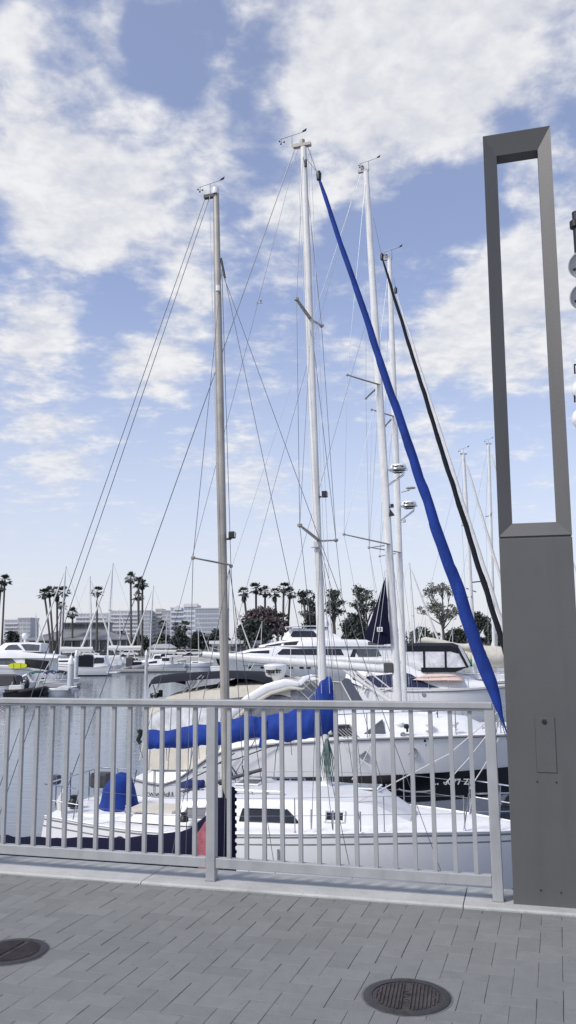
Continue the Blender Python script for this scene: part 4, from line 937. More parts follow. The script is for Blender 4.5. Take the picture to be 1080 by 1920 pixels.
be = pt(381, 1227); g0 = pt(728, 1255); bm = spar(b, 'boom', g0, be, .145, 'mast_white', b.root, asp=.8, taper=.8, n=14)
MB().box(pt(729, 1252), (.35, .25, .35)).build('gooseneck', 'charcoal_canvas', bm, smooth=False, bevel=.04)
wire('mainsheet', b.root, [pt(470, 1236), pt(450, 1300), pt(440, 1330, -.3)], .012, 'rope_white'); wire('topping_lift', b.root, [mt+Vector((-.2, 0, -.05)), be], .007, 'wire_light')
wire('mainsheet', b.root, [pt(480, 1238), pt(425, 1330, -.2)], .012, 'rope_white'); wire('vang', b.root, [pt(655, 1250), pt(738, 1318)], .03, 'rope_white')
MB().tube([pt(640, 1253), pt(736, 1318)], [.05, .09], 8).build('rigid_vang', 'mast_white', b.root)
# navy steadying sail hoisted against the mast
A = [pt(723, 1081, -.18), pt(683, 1197, -.25), pt(700, 1204, -.3), pt(733, 1208, -.22)]
rows = []
for i in range(13):
    u = i/12; l = lerp(A[0], A[1], u); r_ = lerp(A[0], A[3], u); rows.append([wob(lerp(l, r_, k/8)+Vector((0, -.10*math.sin(math.pi*k/8)*u, -.10*math.sin(math.pi*k/8)*u*(1 if i == 12 else u))), .025, 1.5, 5) for k in range(9)])
sl = plabel(MB().grid(rows).build('steadying_sail', 'navy_canvas', b.root), 'small navy triangular sail hanging beside the mast'); wire('luff_rope', sl, [pt(722, 1070, -.2), pt(698, 1204, -.33)], .012, 'rope_white')
lp_ = pt(712, 1180, -.42); lg = MB().box(lp_, (.20, .004, .16)).build('sail_mark', 'white_ink', sl, smooth=False); lettering('mark_letters', 'LS', .13, 'black_ink', lg, lp_+Vector((0, -.005, 0)), bold=.006)
# grey dodger with white frame, and stern davit rails
g = [pt(556, 1330, -.9), pt(562, 1279, -.8), pt(600, 1276, -.8), pt(640, 1279, -.8), pt(668, 1330, -.9)]
rows = [[Vector((p.x, k*.95*(1-.12*(j in (1, 2, 3))), p.z+.10*(1-k*k))) for k in [i/4-1 for i in range(9)]] for j, p in enumerate(g)]
dg = MB().grid(rows)
for sd in (-1, 1): dg.face([r_[0 if sd < 0 else 8] for r_ in rows])
dgo = dg.build('dodger', 'grey_canvas', b.root); mb = MB()
for j in (0, 1, 2, 3, 4): pass
mb.tube([r_[0]+Vector((0, -.02, 0)) for r_ in rows], .022, 6).tube([r_+Vector((-.02, 0, .01)) for r_ in rows[1]], .022, 6).build('frame', 'sail_white', dgo)
b4, mast4, mf, mt, tp = tall_sloop('sailboat', 'x', (4.57, 34.), (460, 1290), (1016, 1320), ((730, 486), (758, 1330), (738, 520)), .135, (742, 545), 'sail_white',
    [((697, 768), (722, 799), 1.1, (738, 781)), ((692, 1026), (712, 1043), 1.3, (751, 1036))], 11)
b4.root['label'] = 'sloop with white furled headsail, its mast the shorter of the twin white masts'
b = b4; pt = b.pt
p = pt(767, 950, -.15); radar(b, mast4, p, .31, 'RADAR'[:0] or 'Raymarine', arm=pt(751, 948, -.1))
MB().tube([pt(752, 923, -.1), pt(768, 919, -.1)], .025, 6).lathe([(0, 0), (.20, .0), (.20, .04), (0, .06)], pt(770, 916, -.1), 16).build('antenna_bracket', 'mast_alu', mast4)
mast_light(mast4, pt(754, 977)+Vector((0, -.05, 0)), m_='lamp_disc')
be = pt(600, 1236); bm = spar(b, 'boom', pt(752, 1240), be, .12, 'mast_white', b.root, asp=.8, taper=.8)
# ------------------------------------------------------------------ right hand cruiser with black framed canvas and navy side stripe
b = G_ = Boat('motor_cruiser', 'white cruiser with black canvas top over clear side windows and a navy side stripe', 'motor boat', at=(6.5, 41.))
pt = b.pt; xs = pt(646, 1290, -1.6).x; xb = pt(1010, 1275).x
b.hull(xs, xb, 3.9, [(0, pt(655, 1276, -1.7).z), (.25, pt(730, 1291, -1.9).z), (.5, pt(815, 1292, -1.9).z), (.8, pt(930, 1286, -1.2).z), (1, pt(1005, 1277).z)], prof=POWP, tw=.85, rake=1.6, tr=-.2, flare=.35, rows=[(0, 0), (.74, 1)], mats=('gelcoat', 'hull_black'))
b.rail_line('rub_rail', .03, 'rub_grey', dz=-.1)
z_ = lambda px, py, yl=-1.5: pt(px, py, yl).z; x_ = lambda px, yl=-1.5: pt(px, 1260, yl).x
zf = lambda px, py=1291: z_(px, py, -1.8)
cs = [(x_(650), 1.85, 1.7, zf(650, 1275), z_(650, 1262)), (x_(690), 1.9, 1.7, zf(690), z_(690, 1254)), (x_(740), 1.9, 1.65, zf(740), z_(740, 1246)), (x_(762), 1.88, 1.6, zf(762), z_(762, 1246)), (x_(800), 1.8, 1.5, zf(800), z_(800, 1262)), (x_(850), 1.6, 1.25, zf(850), z_(850, 1268)), (x_(905), 1.15, .9, zf(905, 1290), z_(905, 1279)), (x_(930), .8, .5, zf(930, 1289), z_(930, 1286))]
cb = Cabin(b, cs, rnd=.12, crown=.12)
cb.window(x_(700), x_(758), .06, .62, 'hull_navy', s0=-.9, s1=0, name='side_stripe', off=.02); cb.window(x_(759), x_(824), .06, .66, 'hull_navy', s0=0, s1=-1.3, name='side_stripe', off=.02)
cb.window(x_(664), x_(690), .30, .75, 'dark_glass', s0=-.1, s1=-.3, off=.03)
zk = pt(800, 1258, -1.4).z
en = [(x_(752), 1.55, 1.5, z_(752, 1252), z_(752, 1213)), (x_(775), 1.55, 1.45, z_(775, 1256), z_(775, 1212)), (x_(845), 1.45, 1.25, z_(845, 1256), z_(845, 1212)), (x_(858), 1.4, 1.2, z_(858, 1256), z_(858, 1214)), (x_(876), 1.3, 1.1, z_(876, 1250), z_(876, 1247))]
ec = Cabin(b, en, make=False)
def gspan(name, a, c, v0, v1, m_, off=0.):
    for sd in (-1, 1): MB().grid([[ec.S(lerp(a, c, i/8), lerp(v0, v1, j/4), sd, off) for j in range(5)] for i in range(9)]).build(name, m_, b.root)
gspan('vinyl_curtain', x_(754), x_(876), 0, .9, 'clear_vinyl'); gspan('canvas_edge', x_(750), x_(860), .78, 1.02, 'black_canvas', .015); gspan('canvas_sill', x_(790), x_(876), -.1, .10, 'black_canvas', .015)
for px in (796, 836): gspan('canvas_post', x_(px-2), x_(px+2), 0, .9, 'black_canvas', .02)
for sd in (-1, 1): MB().tube([Vector((x_(858), sd*1.2, z_(858, 1214))), Vector((x_(877), sd*1.3, z_(877, 1252)))], .06, 6).build('canvas_post', 'black_canvas', b.root)
gx = [lerp(x_(748), x_(860), i/8) for i in range(9)]
MB().grid([[Vector((x, k*ec.at(x)[2], ec.at(x)[4]+.16*(1-k*k))) for k in [i/5-1 for i in range(11)]] for x in gx]).build('canvas_top', 'black_canvas', b.root)
MB().grid([[Vector((lerp(x_(860), x_(877), j/3), k*lerp(1.2, 1.3, j/3), lerp(z_(860, 1214)+.14*(1-k*k), z_(877, 1250), j/3))) for k in [i/5-1 for i in range(11)]] for j in range(4)]).build('windscreen', 'clear_vinyl', b.root)
p = pt(822, 1272, -1.3); rows = [[wob((p.x+u*1.15, p.y+v*.55-.05, p.z-.06+.30*(1-u**4)*(1-v*v)), .02, 2) for v in [i/4-1 for i in range(9)]] for u in [i/6-1 for i in range(13)]]
MB().grid(rows).build('sun_pad', 'pink_cushion', b.root)
g0 = MB().grid([[wob((pt(885, 1268).x+u*1.9, v*.9, pt(885, 1268).z+.22*(1-u**4)*(1-v*v)-.1), .01, 2) for v in [i/4-1 for i in range(9)]] for u in [i/6-1 for i in range(13)]]).build('foredeck_cover', 'light_tarp', b.root)
mb = MB()
for a, c in (((678, 1293), (690, 1258)), ((690, 1258), (738, 1296)), ((682, 1300), (686, 1290)), ((700, 1300), (738, 1290)), ((650, 1252), (732, 1318)), ((655, 1248), (740, 1316))): mb.tube([pt(*a, -1.9), pt(*c, -1.9)], .035, 6)
mb.build('stern_rail', 'sail_white', b.root); stanchions(b, [.35, .45, .55, .65, .75, .85, .95], .55, r=.016, lr=.014, inset=.12, lines=(1.,))
MB().lathe([(0, 0), (.1, 0), (.1, .02), (0, .03)], b.hp(pt(795, 1305, -1.9).x, pt(795, 1302, -1.9).z, -1, .0), 16, rot=RX).build('porthole', 'steel', b.root)
MB().lathe([(0, 0), (.16, 0), (.16, .02), (0, .03)], b.hp(pt(659, 1281, -1.8).x, pt(659, 1281, -1.8).z, -1, .0), 16, rot=RX).build('porthole', 'rub_grey', b.root)
# ------------------------------------------------------------------ far side of the basin
def wx(px, d, py=1215): return P(px, py, d).x
def wz(py, d, px=540): return P(px, py, d).z
def dist_at(ybase, px, z=WATER): return PZ(px, ybase, z).y
class Flat(Boat):
    """a boat lying square to the view, berthed at distance d"""
    def __init__(b, name, label, cat, px, d, group=None, th=0.): super().__init__(name, label, cat, at=(wx(px, d), d), th=th, group=group)
# ---- the long motor yacht
b = Flat('motor_yacht', 'long white three-deck motor yacht with dark window bands, bow pointing left', 'yacht', 560, 112)
pt = b.pt; N_ = -2.6
xs, xb = pt(770, 1250).x, pt(379, 1224).x
def zz_(px, py, yl=N_): return pt(px, py, yl).z
b.hull(xs, xb, 6.4, [(0, zz_(740, 1249)), (.3, zz_(650, 1247)), (.6, zz_(530, 1244)), (.85, zz_(440, 1234)), (1, zz_(385, 1223, 0))], draft=.6, prof=POWP, tw=.9, rake=-5.5, tr=0, flare=.5, full=2.4, rows=[(0, 0), (.09, 1), (.11, 0), (.84, 1), (.87, 2)], mats=('gelcoat', 'rub_grey', 'hull_navy'))
X = lambda px, yl=N_: pt(px, 1230, yl).x
m_ = Cabin(b, [(X(735), 2.9, 2.7, 2.2, zz_(735, 1213)), (X(640), 2.95, 2.7, 2.2, zz_(640, 1213)), (X(520), 2.9, 2.6, 2.4, zz_(520, 1213)), (X(470), 2.6, 2.2, 3.0, zz_(470, 1219)), (X(430), 1.8, 1.4, 3.3, zz_(430, 1229))], rnd=.2, crown=.15, name='main_deckhouse')
m_.window(X(645), X(517), .42, .86, s0=-.4, s1=.9, n=14); m_.window(X(505), X(450), .5, .80, s1=1.2); m_.window(X(716), X(672), .3, .85, 'grey_glass', s0=-.5, s1=-.6); m_.window(X(665), X(655), .25, .85, 'dark_glass', s0=.3, s1=.5)
u_ = Cabin(b, [(X(735), 3.0, 3.0, zz_(735, 1212), zz_(735, 1202)), (X(600), 3., 2.9, zz_(600, 1212), zz_(600, 1199)), (X(560), 2.8, 2.4, zz_(560, 1212), zz_(560, 1198)), (X(530), 2.5, 2.1, zz_(530, 1212), zz_(530, 1202)), (X(485), 1.6, 1.2, zz_(485, 1214), zz_(485, 1212))], rnd=.25, crown=.12, name='upper_deckhouse')
u_.window(X(556), X(492), .18, .72, s0=.3, s1=.4); u_.window(X(720), X(690), .2, .8, 'grey_glass'); 
f_ = Cabin(b, [(X(640), 2.2, 2.1, zz_(640, 1200), zz_(640, 1194)), (X(605), 2.2, 2.0, zz_(605, 1200), zz_(605, 1179)), (X(545), 1.9, 1.6, zz_(545, 1200), zz_(545, 1179)), (X(530), 1.6, 1.4, zz_(530, 1199), zz_(530, 1196))], rnd=.15, crown=.1, name='flybridge')
f_.window(X(600), X(543), .25, .82, s0=-.8, s1=.5)
MB().grid([[Vector((x, k*2.2, zz_(560, 1178)+.12*(1-k*k)+(.15 if j in (0, 3) else .25))) for k in [i/3-1 for i in range(7)]] for j, x in enumerate((X(618), X(590), X(560), X(534)))]).build('hardtop', 'gelcoat', b.root)
mb = MB().tube([(X(620), 1.7, zz_(620, 1199)), (X(612), 1.6, zz_(612, 1178))], .1, 6).tube([(X(620), -1.7, zz_(620, 1199)), (X(612), -1.6, zz_(612, 1178))], .1, 6); mb.build('hardtop_post', 'gelcoat', b.root)
MB().lathe([(0, 0), (.5, 0), (.62, .3), (.5, .7), (0, .9)], (X(612), 0, zz_(612, 1178)+.3), 16).build('satellite_dome', 'gelcoat', b.root)
MB().tube([(X(600), 0, zz_(600, 1178)), (X(598), 0, zz_(598, 1158))], .06, 6).box((X(599), 0, zz_(598, 1166)), (.1, 2.2, .1)).build('radar_mast', 'gelcoat', b.root)
mb = MB()
for px in (467, 492, 512, 545, 565, 578, 598, 640, 668): mb.prism([b.hp(X(px)-.28, zz_(px, 1252)+dz, -1, .05) if dx == 0 else b.hp(X(px)+.28, zz_(px, 1252)+dz, -1, .05) for dx, dz in ((0, -.13), (1, -.13), (1, .13), (0, .13))], (0, .03, 0)); 
for k in range(1): pass
# each porthole is a part of its own
for px in (467, 492, 512, 545, 565, 578, 598, 640, 668):
    MB().face([b.hp(X(px)+dx, zz_(px, 1252)+dz, -1, .05) for dx, dz in ((-.28, -.13), (.28, -.13), (.28, .13), (-.28, .13))]).build('porthole', 'dark_glass', b.root)
b.hull_patch('hull_side_recess', X(740), X(455), lambda u: zz_(600, 1246.5), lambda u: zz_(600, 1247.8), 'rub_grey', -1, off=.04)
MB().prism([b.hp(pt(405, 1240, -1).x+dx, pt(405, 1240, -1).z+dz, -1, .1) for dx, dz in ((-.15, .9), (.25, .9), (.5, -.6), (.2, -1.0), (-.3, -.4))], (0, -.12, 0)).build('anchor', 'black_plastic', b.root)
stanchions(b, [.55, .62, .69, .76, .83, .9, .96], .8, r=.03, lr=.025, inset=.2, lines=(1.,))
# ---- the white flybridge yacht at the far left and its paddle board
b = Flat('motor_yacht', 'white flybridge motor yacht cut off by the left edge of the photo', 'yacht', 20, 108)
pt = b.pt; N_ = -2.2; X = lambda px: pt(px, 1230, N_).x
def zz_(px, py, yl=N_): return pt(px, py, yl).z
b.hull(X(112), X(-110), 5., [(0, 1.3), (.3, zz_(40, 1251)), (.7, zz_(-30, 1246)), (1, zz_(-100, 1236))], prof=POWP, tw=.9, rake=-3.5, tr=0, flare=.4, rows=[(0, 0), (.12, 1), (.15, 0), (.8, 2)], mats=('gelcoat', 'rub_grey', 'hull_black'))
Cabin(b, [(X(92), 2.1, 2.0, 1.2, zz_(92, 1232)), (X(40), 2.2, 2.1, 1.6, zz_(40, 1230)), (X(-20), 2.1, 1.8, 1.8, zz_(-20, 1231)), (X(-60), 1.5, 1.1, 2, zz_(-60, 1240))], rnd=.2, name='main_deckhouse').window(X(36), X(-20), .35, .85, 'grey_glass', s0=-1, s1=.6)
w_ = Cabin(b, [(X(92), 2.1, 2.1, 1.3, zz_(92, 1238)), (X(46), 2.2, 2.15, 1.3, zz_(46, 1234))], make=False); w_.root = b.root; w_.window(X(92), X(47), .1, .95, 'dark_glass', off=.03)
Cabin(b, [(X(108), 2.3, 2.2, zz_(108, 1234), zz_(108, 1230)), (X(60), 2.3, 2.2, zz_(60, 1234), zz_(60, 1224)), (X(0), 2.2, 2.0, zz_(0, 1234), zz_(0, 1219)), (X(-40), 1.8, 1.4, zz_(-40, 1234), zz_(-40, 1222))], rnd=.2, name='upper_deck')
fl = Cabin(b, [(X(74), 1.9, 1.8, zz_(74, 1222), zz_(74, 1207)), (X(50), 1.9, 1.7, zz_(50, 1222), zz_(50, 1205)), (X(5), 1.8, 1.5, zz_(5, 1222), zz_(5, 1206)), (X(-15), 1.5, 1.2, zz_(-15, 1222), zz_(-15, 1216))], rnd=.15, name='flybridge')
fl.window(X(40), X(4), .2, .8, 'grey_glass', s0=-.8, s1=.6); fl.window(X(72), X(46), .1, .85, 'grey_glass', s1=-.7)
MB().lathe([(0, 0), (.3, 0), (.42, .3), (.3, .6), (0, .7)], (X(35), 0, zz_(35, 1204)+.5), 14).tube([(X(35), 0, zz_(35, 1206)), (X(35), 0, zz_(35, 1204)+.5)], .12, 8).build('satellite_dome', 'gelcoat', b.root)
sb = thing('paddle_board', 'bright yellow paddle board strapped to the side of the left yacht', 'paddle board', b.o+b.pt(33, 1248, -2.75), 0)
sL = (X(50)-X(15))/2
MB().add([], []).grid([[Vector((sL*math.sin(u*1.5708) if abs(u) < 1 else sL*u, s*.06, .34*k*math.sqrt(max(0, 1-abs(math.sin(u*1.5708))**2.1)))) for u in [i/12-1 for i in range(25)]] for s, k in ((1, 0), (1, 1), (-1, 1), (-1, 0), (-1, -1), (1, -1), (1, 0))]).build('board', 'yellow_foam', sb)
for x in (-.4*sL, .35*sL): MB().box((x, -.07, 0), (.035, .02, .60)).build('strap', 'black_canvas', sb, smooth=False)
# ---- small craft along the left
def craft(nm, label, px0, px1, ybase, hz=.9, bow='right', beam=2.2, m_='gelcoat', yaw=0., group=None, rows=None, prof=POWP, rake=.7, mats=None):
    d = dist_at(ybase, (px0+px1)/2); c = Flat(nm, label, 'motor boat', (px0+px1)/2, d, group=group, th=yaw)
    a, e = c.pt(px0, ybase).x, c.pt(px1, ybase).x
    if bow == 'left': a, e = e, a
    c.k = 1 if e > a else -1; c.hull(a, e, beam, [(0, hz*.85), (.5, hz*.9), (1, hz*1.1)], draft=.3, prof=prof, tw=.85, rake=rake*1., tr=.1*c.k, flare=.3, rows=rows or [(0, 0), (.05, 1), (.09, 0), (.72, 2)], mats=mats or (m_, 'rub_grey', 'hull_black'), nst=14) if c.k > 0 else c.hull(a, e, beam, [(0, hz*.85), (.5, hz*.9), (1, hz*1.1)], draft=.3, prof=prof, tw=.85, rake=-rake, tr=-.1, flare=.3, rows=rows or [(0, 0), (.05, 1), (.09, 0), (.72, 2)], mats=mats or (m_, 'rub_grey', 'hull_black'), nst=14)
    c.X = lambda px: c.pt(px, ybase).x
    c.Z = lambda px, py, yl=0: c.pt(px, py, yl).z
    return c
def canopy(c, name, pxs, yts, zb, hw, m_, sides=True, crown=.12):
    rows = []
    for px, yt in zip(pxs, yts):
        x = c.X(px); z = c.Z(px, yt); rows.append(([Vector((x, -hw*1.05, zb))] if sides else [])+[Vector((x, k*hw, z-crown*k*k*(1 if sides else 2))) for k in [i/3-1 for i in range(7)]]+([Vector((x, hw*1.05, zb))] if sides else []))
    mb = MB().grid(rows)
    if sides: mb.face(rows[0]); mb.face(rows[-1])
    return mb.build(name, m_, c.root)
def outboard(c, px, py, s=1., parent=None):
    p = c.pt(px, py); return MB().lathe([(0, -.3*s), (.16*s, -.28*s), (.22*s, -.05*s), (.21*s, .2*s), (.12*s, .32*s), (0, .34*s)], p, 12).box(p+Vector((0, 0, -.6*s)), (.16*s, .1*s, .8*s)).build('outboard_motor', 'black_plastic', parent or c.root)
def hoops(c, pxs, ytop, ybot, hw):
    for a, e in pxs:
        for sd in (-1, 1): MB().tube([Vector((c.X(a), sd*hw, c.Z(a, ybot))), Vector((c.X(e), sd*hw*.95, c.Z(e, ytop)))], .03, 5).build('canopy_frame', 'sail_white', c.root)
c = craft('covered_boat', 'runabout under a dark charcoal canvas tent at the left edge', -25, 52, 1301, .9, beam=2.3); canopy(c, 'boat_cover', (-24, -2, 25, 34, 40), (1266, 1264, 1264, 1266, 1286), .9, 1.0, 'charcoal_canvas'); MB().prism([(c.X(34), -1.1, .9), (c.X(29), -1.03, c.Z(28, 1265)), (c.X(40), -1.0, .95)], (0, .02, 0)).build('cover_panel', 'black_canvas', c.root); outboard(c, 50, 1283, 1.3)
c = craft('runabout', 'small white runabout with a teal windscreen frame behind the charcoal tent', 30, 82, 1291, .75, beam=2.1); w_ = Cabin(c, [(c.X(35), .9, .7, .7, c.Z(35, 1272)), (c.X(52), .9, .7, .7, c.Z(50, 1263)), (c.X(66), .8, .5, .75, c.Z(66, 1277))], rnd=.05); w_.window(c.X(38), c.X(60), .3, .85, 'grey_glass', s1=-.4); canopy(c, 'bimini', (54, 66, 80), (1261, 1257, 1258), 0, .9, 'teal_canvas', sides=False); hoops(c, ((60, 56), (66, 78)), 1259, 1280, .9)
c = craft('runabout', 'white runabout under paired blue and black biminis beside the nearest white pile', 76, 150, 1284, .7, beam=2.2); canopy(c, 'bimini', (82, 88, 98, 106), (1262, 1257.5, 1256.5, 1260), 0, 1., 'blue_canvas_dark', sides=False); canopy(c, 'bimini', (103, 110, 118, 126), (1260, 1257, 1257, 1262), 0, 1., 'black_canvas', sides=False); hoops(c, ((92, 84), (98, 104), (110, 105), (116, 124)), 1259, 1282, .95); Cabin(c, [(c.X(100), .8, .7, .6, c.Z(100, 1274)), (c.X(125), .8, .7, .6, c.Z(125, 1273)), (c.X(133), .6, .5, .65, .8)], rnd=.05, m_='charcoal_canvas', name='seat_cover'); outboard(c, 80, 1276)
c = craft('inflatable_dinghy', 'black inflatable dinghy with outboard motor low in front of the left boats', 10, 88, 1306, .55, beam=1.9, m_='rubber', rows=[(0, 0)], mats=('rubber',)); MB().tube([(c.X(14), -.75, .5), (c.X(40), -.8, .52), (c.X(70), -.75, .6), (c.X(84), -.3, .75), (c.X(84), .3, .75), (c.X(70), .75, .6), (c.X(14), .75, .5)], .2, 10).build('tube', 'rubber', c.root); outboard(c, 85, 1297, 1.5)
mb = MB()
for px in (22, 38, 68, 72): mb.tube([(c.X(px), -.3, .5), (c.X(px+2), -.3, c.Z(px, 1278))], .035, 5)
mb.tube([(c.X(64), 0, .5), (c.X(80), 0, c.Z(80, 1262))], .05, 6).tube([(c.X(80), 0, c.Z(80, 1262)), (c.X(92), 0, c.Z(92, 1240))], .04, 6); mb.build('davit', 'pile_white', c.root); MB().box((c.X(30), 0, .8), (1.2, .7, .5)).build('console', 'sail_white', c.root, smooth=False, bevel=.05)
c = craft('covered_boat', 'small boat sealed under a pale grey tarpaulin in front of the nearest white pile', 92, 144, 1304, .75, beam=2.2, bow='right', rake=.3); canopy(c, 'boat_cover', (93, 104, 120, 134, 142), (1296, 1290, 1284.5, 1287, 1297), .55, 1.15, 'light_tarp')
c = craft('motor_cruiser', 'white express cruiser with black canvas and raked windscreen beyond the two white piles', 104, 208, 1267, 1.5, bow='left', beam=3.2); canopy(c, 'canvas_top', (146, 150, 166, 178), (1234, 1229, 1227, 1229), 1.3, 1.4, 'black_canvas'); w_ = Cabin(c, [(c.X(160), 1.4, 1.2, 1.3, c.Z(160, 1237)), (c.X(178), 1.4, 1.2, 1.3, c.Z(178, 1229)), (c.X(198), 1.2, 1.0, 1.4, c.Z(198, 1230)), (c.X(204), 1.0, .9, 1.4, 1.7)], rnd=.1); w_.window(c.X(170), c.X(199), .3, .85, 'dark_glass', s0=1.0, s1=-.2); MB().box((c.X(213), 0, .45), (1.6, 2.6, .2)).build('swim_platform', 'gelcoat', c.root, smooth=False, bevel=.05)
c = craft('motor_boat', 'small white boat in a see-through canvas enclosure, right of the black-topped cruiser', 197, 236, 1258, 1.1, beam=2.6); canopy(c, 'canvas_enclosure', (200, 204, 224, 230), (1235, 1231, 1231, 1240), 1.0, 1.1, 'clear_vinyl'); canopy(c, 'canvas_roof', (201, 205, 223, 226), (1232, 1230.5, 1230.5, 1232), 0, 1.1, 'sail_white', sides=False)
c = craft('inflatable_dinghy', 'light grey inflatable boat with a black console between the small moored boats', 228, 277, 1260, .7, beam=2.2, m_='rib_grey', rows=[(0, 0)], mats=('rib_grey',)); MB().tube([(c.X(231), -.9, .7), (c.X(250), -.95, .72), (c.X(268), -.7, .9), (c.X(275), 0, 1.1), (c.X(268), .7, .9), (c.X(231), .9, .7)], .36, 10).build('tube', 'rib_grey', c.root); MB().box((c.X(243), 0, 1.6), (1.2, .9, 1.6)).build('console', 'charcoal_canvas', c.root, smooth=False, bevel=.1); MB().box((c.X(258), 0, 1.3), (1.3, .9, .8)).build('seat', 'black_canvas', c.root, smooth=False, bevel=.1)
c = craft('motor_boat', 'white cabin boat with a square pilot shelter, rightmost of the small moored boats', 271, 346, 1257, 1.15, beam=2.8); w_ = Cabin(c, [(c.X(276), 1.2, 1., 1.0, c.Z(276, 1240)), (c.X(294), 1.2, 1., 1.0, c.Z(294, 1236)), (c.X(306), 1.1, .9, 1.1, 1.5)], rnd=.1); w_.window(c.X(280), c.X(296), .3, .75); w2 = Cabin(c, [(c.X(304), 1., .95, 1.1, c.Z(304, 1232)), (c.X(320), 1., .95, 1.1, c.Z(320, 1232)), (c.X(322), .9, .85, 1.1, c.Z(322, 1236))], rnd=.05, name='pilot_shelter'); w2.window(c.X(305), c.X(319), .45, .9, 'dark_glass'); canopy(c, 'sail_bundle', (318, 326, 334, 340), (1236, 1238, 1241, 1246), 1.2, .5, 'sand_canvas')
SMALL = [o for o in COL.objects if o.parent is None and o.name.split('.')[0] in ('motor_boat', 'motor_cruiser') and o.location.y > 110]
for k, (px, d, rz, lab) in enumerate(((158, 168, 0, 'small white boat at the far dock behind the black-topped cruiser'), (212, 170, math.pi, 'small white boat at the far dock below the tall distant mast'), (252, 168, 0, 'small white boat at the far dock below the tall palm trio'), (318, 171, math.pi, 'small white boat at the far dock below the hotel corner'), (60, 165, 0, 'small white boat at the far dock behind the left flybridge yacht'))):
    copy_tree(SMALL[k % len(SMALL)], None, (wx(px, d), d, WATER), rz, .85, lab, 'small boats at the far dock')
# ---- white mooring piles
for px, yt, yb, w, lab in ((131.5, 1228, 1300, .50, 'nearest white capped mooring pile beside the tarpaulin-covered boat'), (142.5, 1218, 1270, .46, 'second white capped mooring pile just right of the nearest one'), (100.5, 1220, 1262, .42, 'white capped mooring pile left of the nearest pair, behind the yacht stern'), (274, 1218, 1262, .42, 'white capped mooring pile between the grey inflatable and the cabin boat')):
    d = dist_at(yb, px); p = P(px, yb, d); h = wz(yt, d, px)-WATER
    t = thing('mooring_pile', lab, 'pile', (p.x, p.y, WATER), 0, 'white mooring piles')
    MB().lathe([(w*.62, -1), (w*.62, .5), (w*.6, h-.9)], n=18).build('post', 'pile_white', t); MB().lathe([(w*.64, h-.92), (w*.64, h-.75), (w*.2, h-.08), (0, h)], n=18).build('cap', 'gelcoat', t)
# ---- floating docks
for (a, e, yb, lab) in ((-80, 150, 1291, 'low floating dock behind the left group of small boats'), (100, 350, 1262, 'long low floating dock along the small moored boats'), (-200, 420, 1247, 'farthest low dock close to the shore')):
    d = dist_at(yb, 200)+2; t = thing('dock', lab, 'dock', (wx(a, d), d, WATER), 0); Ld = wx(e, d)-wx(a, d)
    MB().box((Ld/2, 0, .35), (Ld, 2.0, .35)).build('dock_deck', 'dock_grey', t, smooth=False); MB().box((Ld/2, 0, .08), (Ld*.99, 1.7, .3)).build('float', 'concrete_dark', t, smooth=False)
# ---- small sloops: one built, the rest copied
def small_sloop():
    b = Boat('sailboat', 'x', 'sailboat', at=(0, 0), th=0)
    b.hull(-4.6, 4.6, 3.0, [(0, 1.0), (.5, 1.0), (1, 1.3)], tw=.7, rake=1, tr=.3, rows=[(0, 0), (.1, 1), (.14, 0), (.66, 1)], mats=('gelcoat', 'hull_navy'), nst=14)
    cb = Cabin(b, [(-1.6, 1.0, .85, .9, 1.5), (.9, 1., .8, .95, 1.5), (2.2, .6, .45, 1.1, 1.2)], crown=.1); cb.window(-1.2, .4, .35, .75)
    m_ = MB().tube([(.5, 0, 1.5), (.35, 0, 8), (.1, 0, 13.4)], [.10, .10, .075], 8).build('mast', 'mast_white', b.root)
    for sd in (-1, 1): MB().tube([(.35, 0, 7.4), (.3, sd*.9, 7.5)], .04, 5).build('spreader', 'mast_alu', m_)
    for sd in (-1, 1): wire('shroud', b.root, [(.1, 0, 13.3), (.3, sd*.9, 7.5), (.4, sd*1.35, 1)], .012, 'wire_light', 4)
    wire('backstay', b.root, [(.05, 0, 13.4), (-4.4, 0, 1)], .012, 'wire_light', 4)
    furled(b, 'furled_headsail', Vector((.3, 0, 12.6)), Vector((4.2, 0, 1.7)), .13, 'sail_white', b.root, n=16)
    bm = MB().tube([(.4, 0, 2.6), (-3.6, 0, 2.5)], .09, 8).build('boom', 'mast_white', b.root)
    MB().grid([[Vector((x, .16*math.cos(a), 2.78+.22*math.sin(a)*(1.3 if x > -.5 else 1))) for a in [k*math.pi/4 for k in range(9)]] for x in (.45, -.2, -1.5, -3.2, -3.7)]).build('sail_cover', 'sail_white', bm)
    return b.root
proto = small_sloop(); used = [False]
def sloop(px, ytop, d, dirn, label, group='masts of distant moored sloops'):
    h = wz(ytop, d, px)-WATER; s = h/13.4; o = proto
    if used[0]: o = copy_tree(proto)
    used[0] = True; o['label'] = label; o['group'] = group; o.location = (wx(px, d, 1180)-.3*s*dirn, d, WATER); o.scale = (s, s, s); o.rotation_euler = (0, 0, 0 if dirn > 0 else math.pi); return o
sloop(117, 1062, 152, -1, 'distant sloop whose mast stands among the left clump of leaning palms'); sloop(169, 1080, 156, 1, 'distant sloop with mast just left of the lone short palm over the pavilion')
sloop(206, 1056, 153, -1, 'distant sloop with the tallest mast, standing over the right end of the pavilion roof'); sloop(284, 1098, 157, -1, 'distant sloop with mast right of the tall three-palm clump'); sloop(225, 1143, 163, 1, 'distant sloop with short mast before the wide white condominium block')
sloop(68, 1150, 160, 1, 'distant sloop with faint short mast between the left building and the leaning palms'); sloop(442, 1130, 140, 1, 'distant sloop with thin mast just right of the nearest grey mast'); sloop(490, 1165, 150, -1, 'distant sloop with short mast in front of the pink-leaved tree')
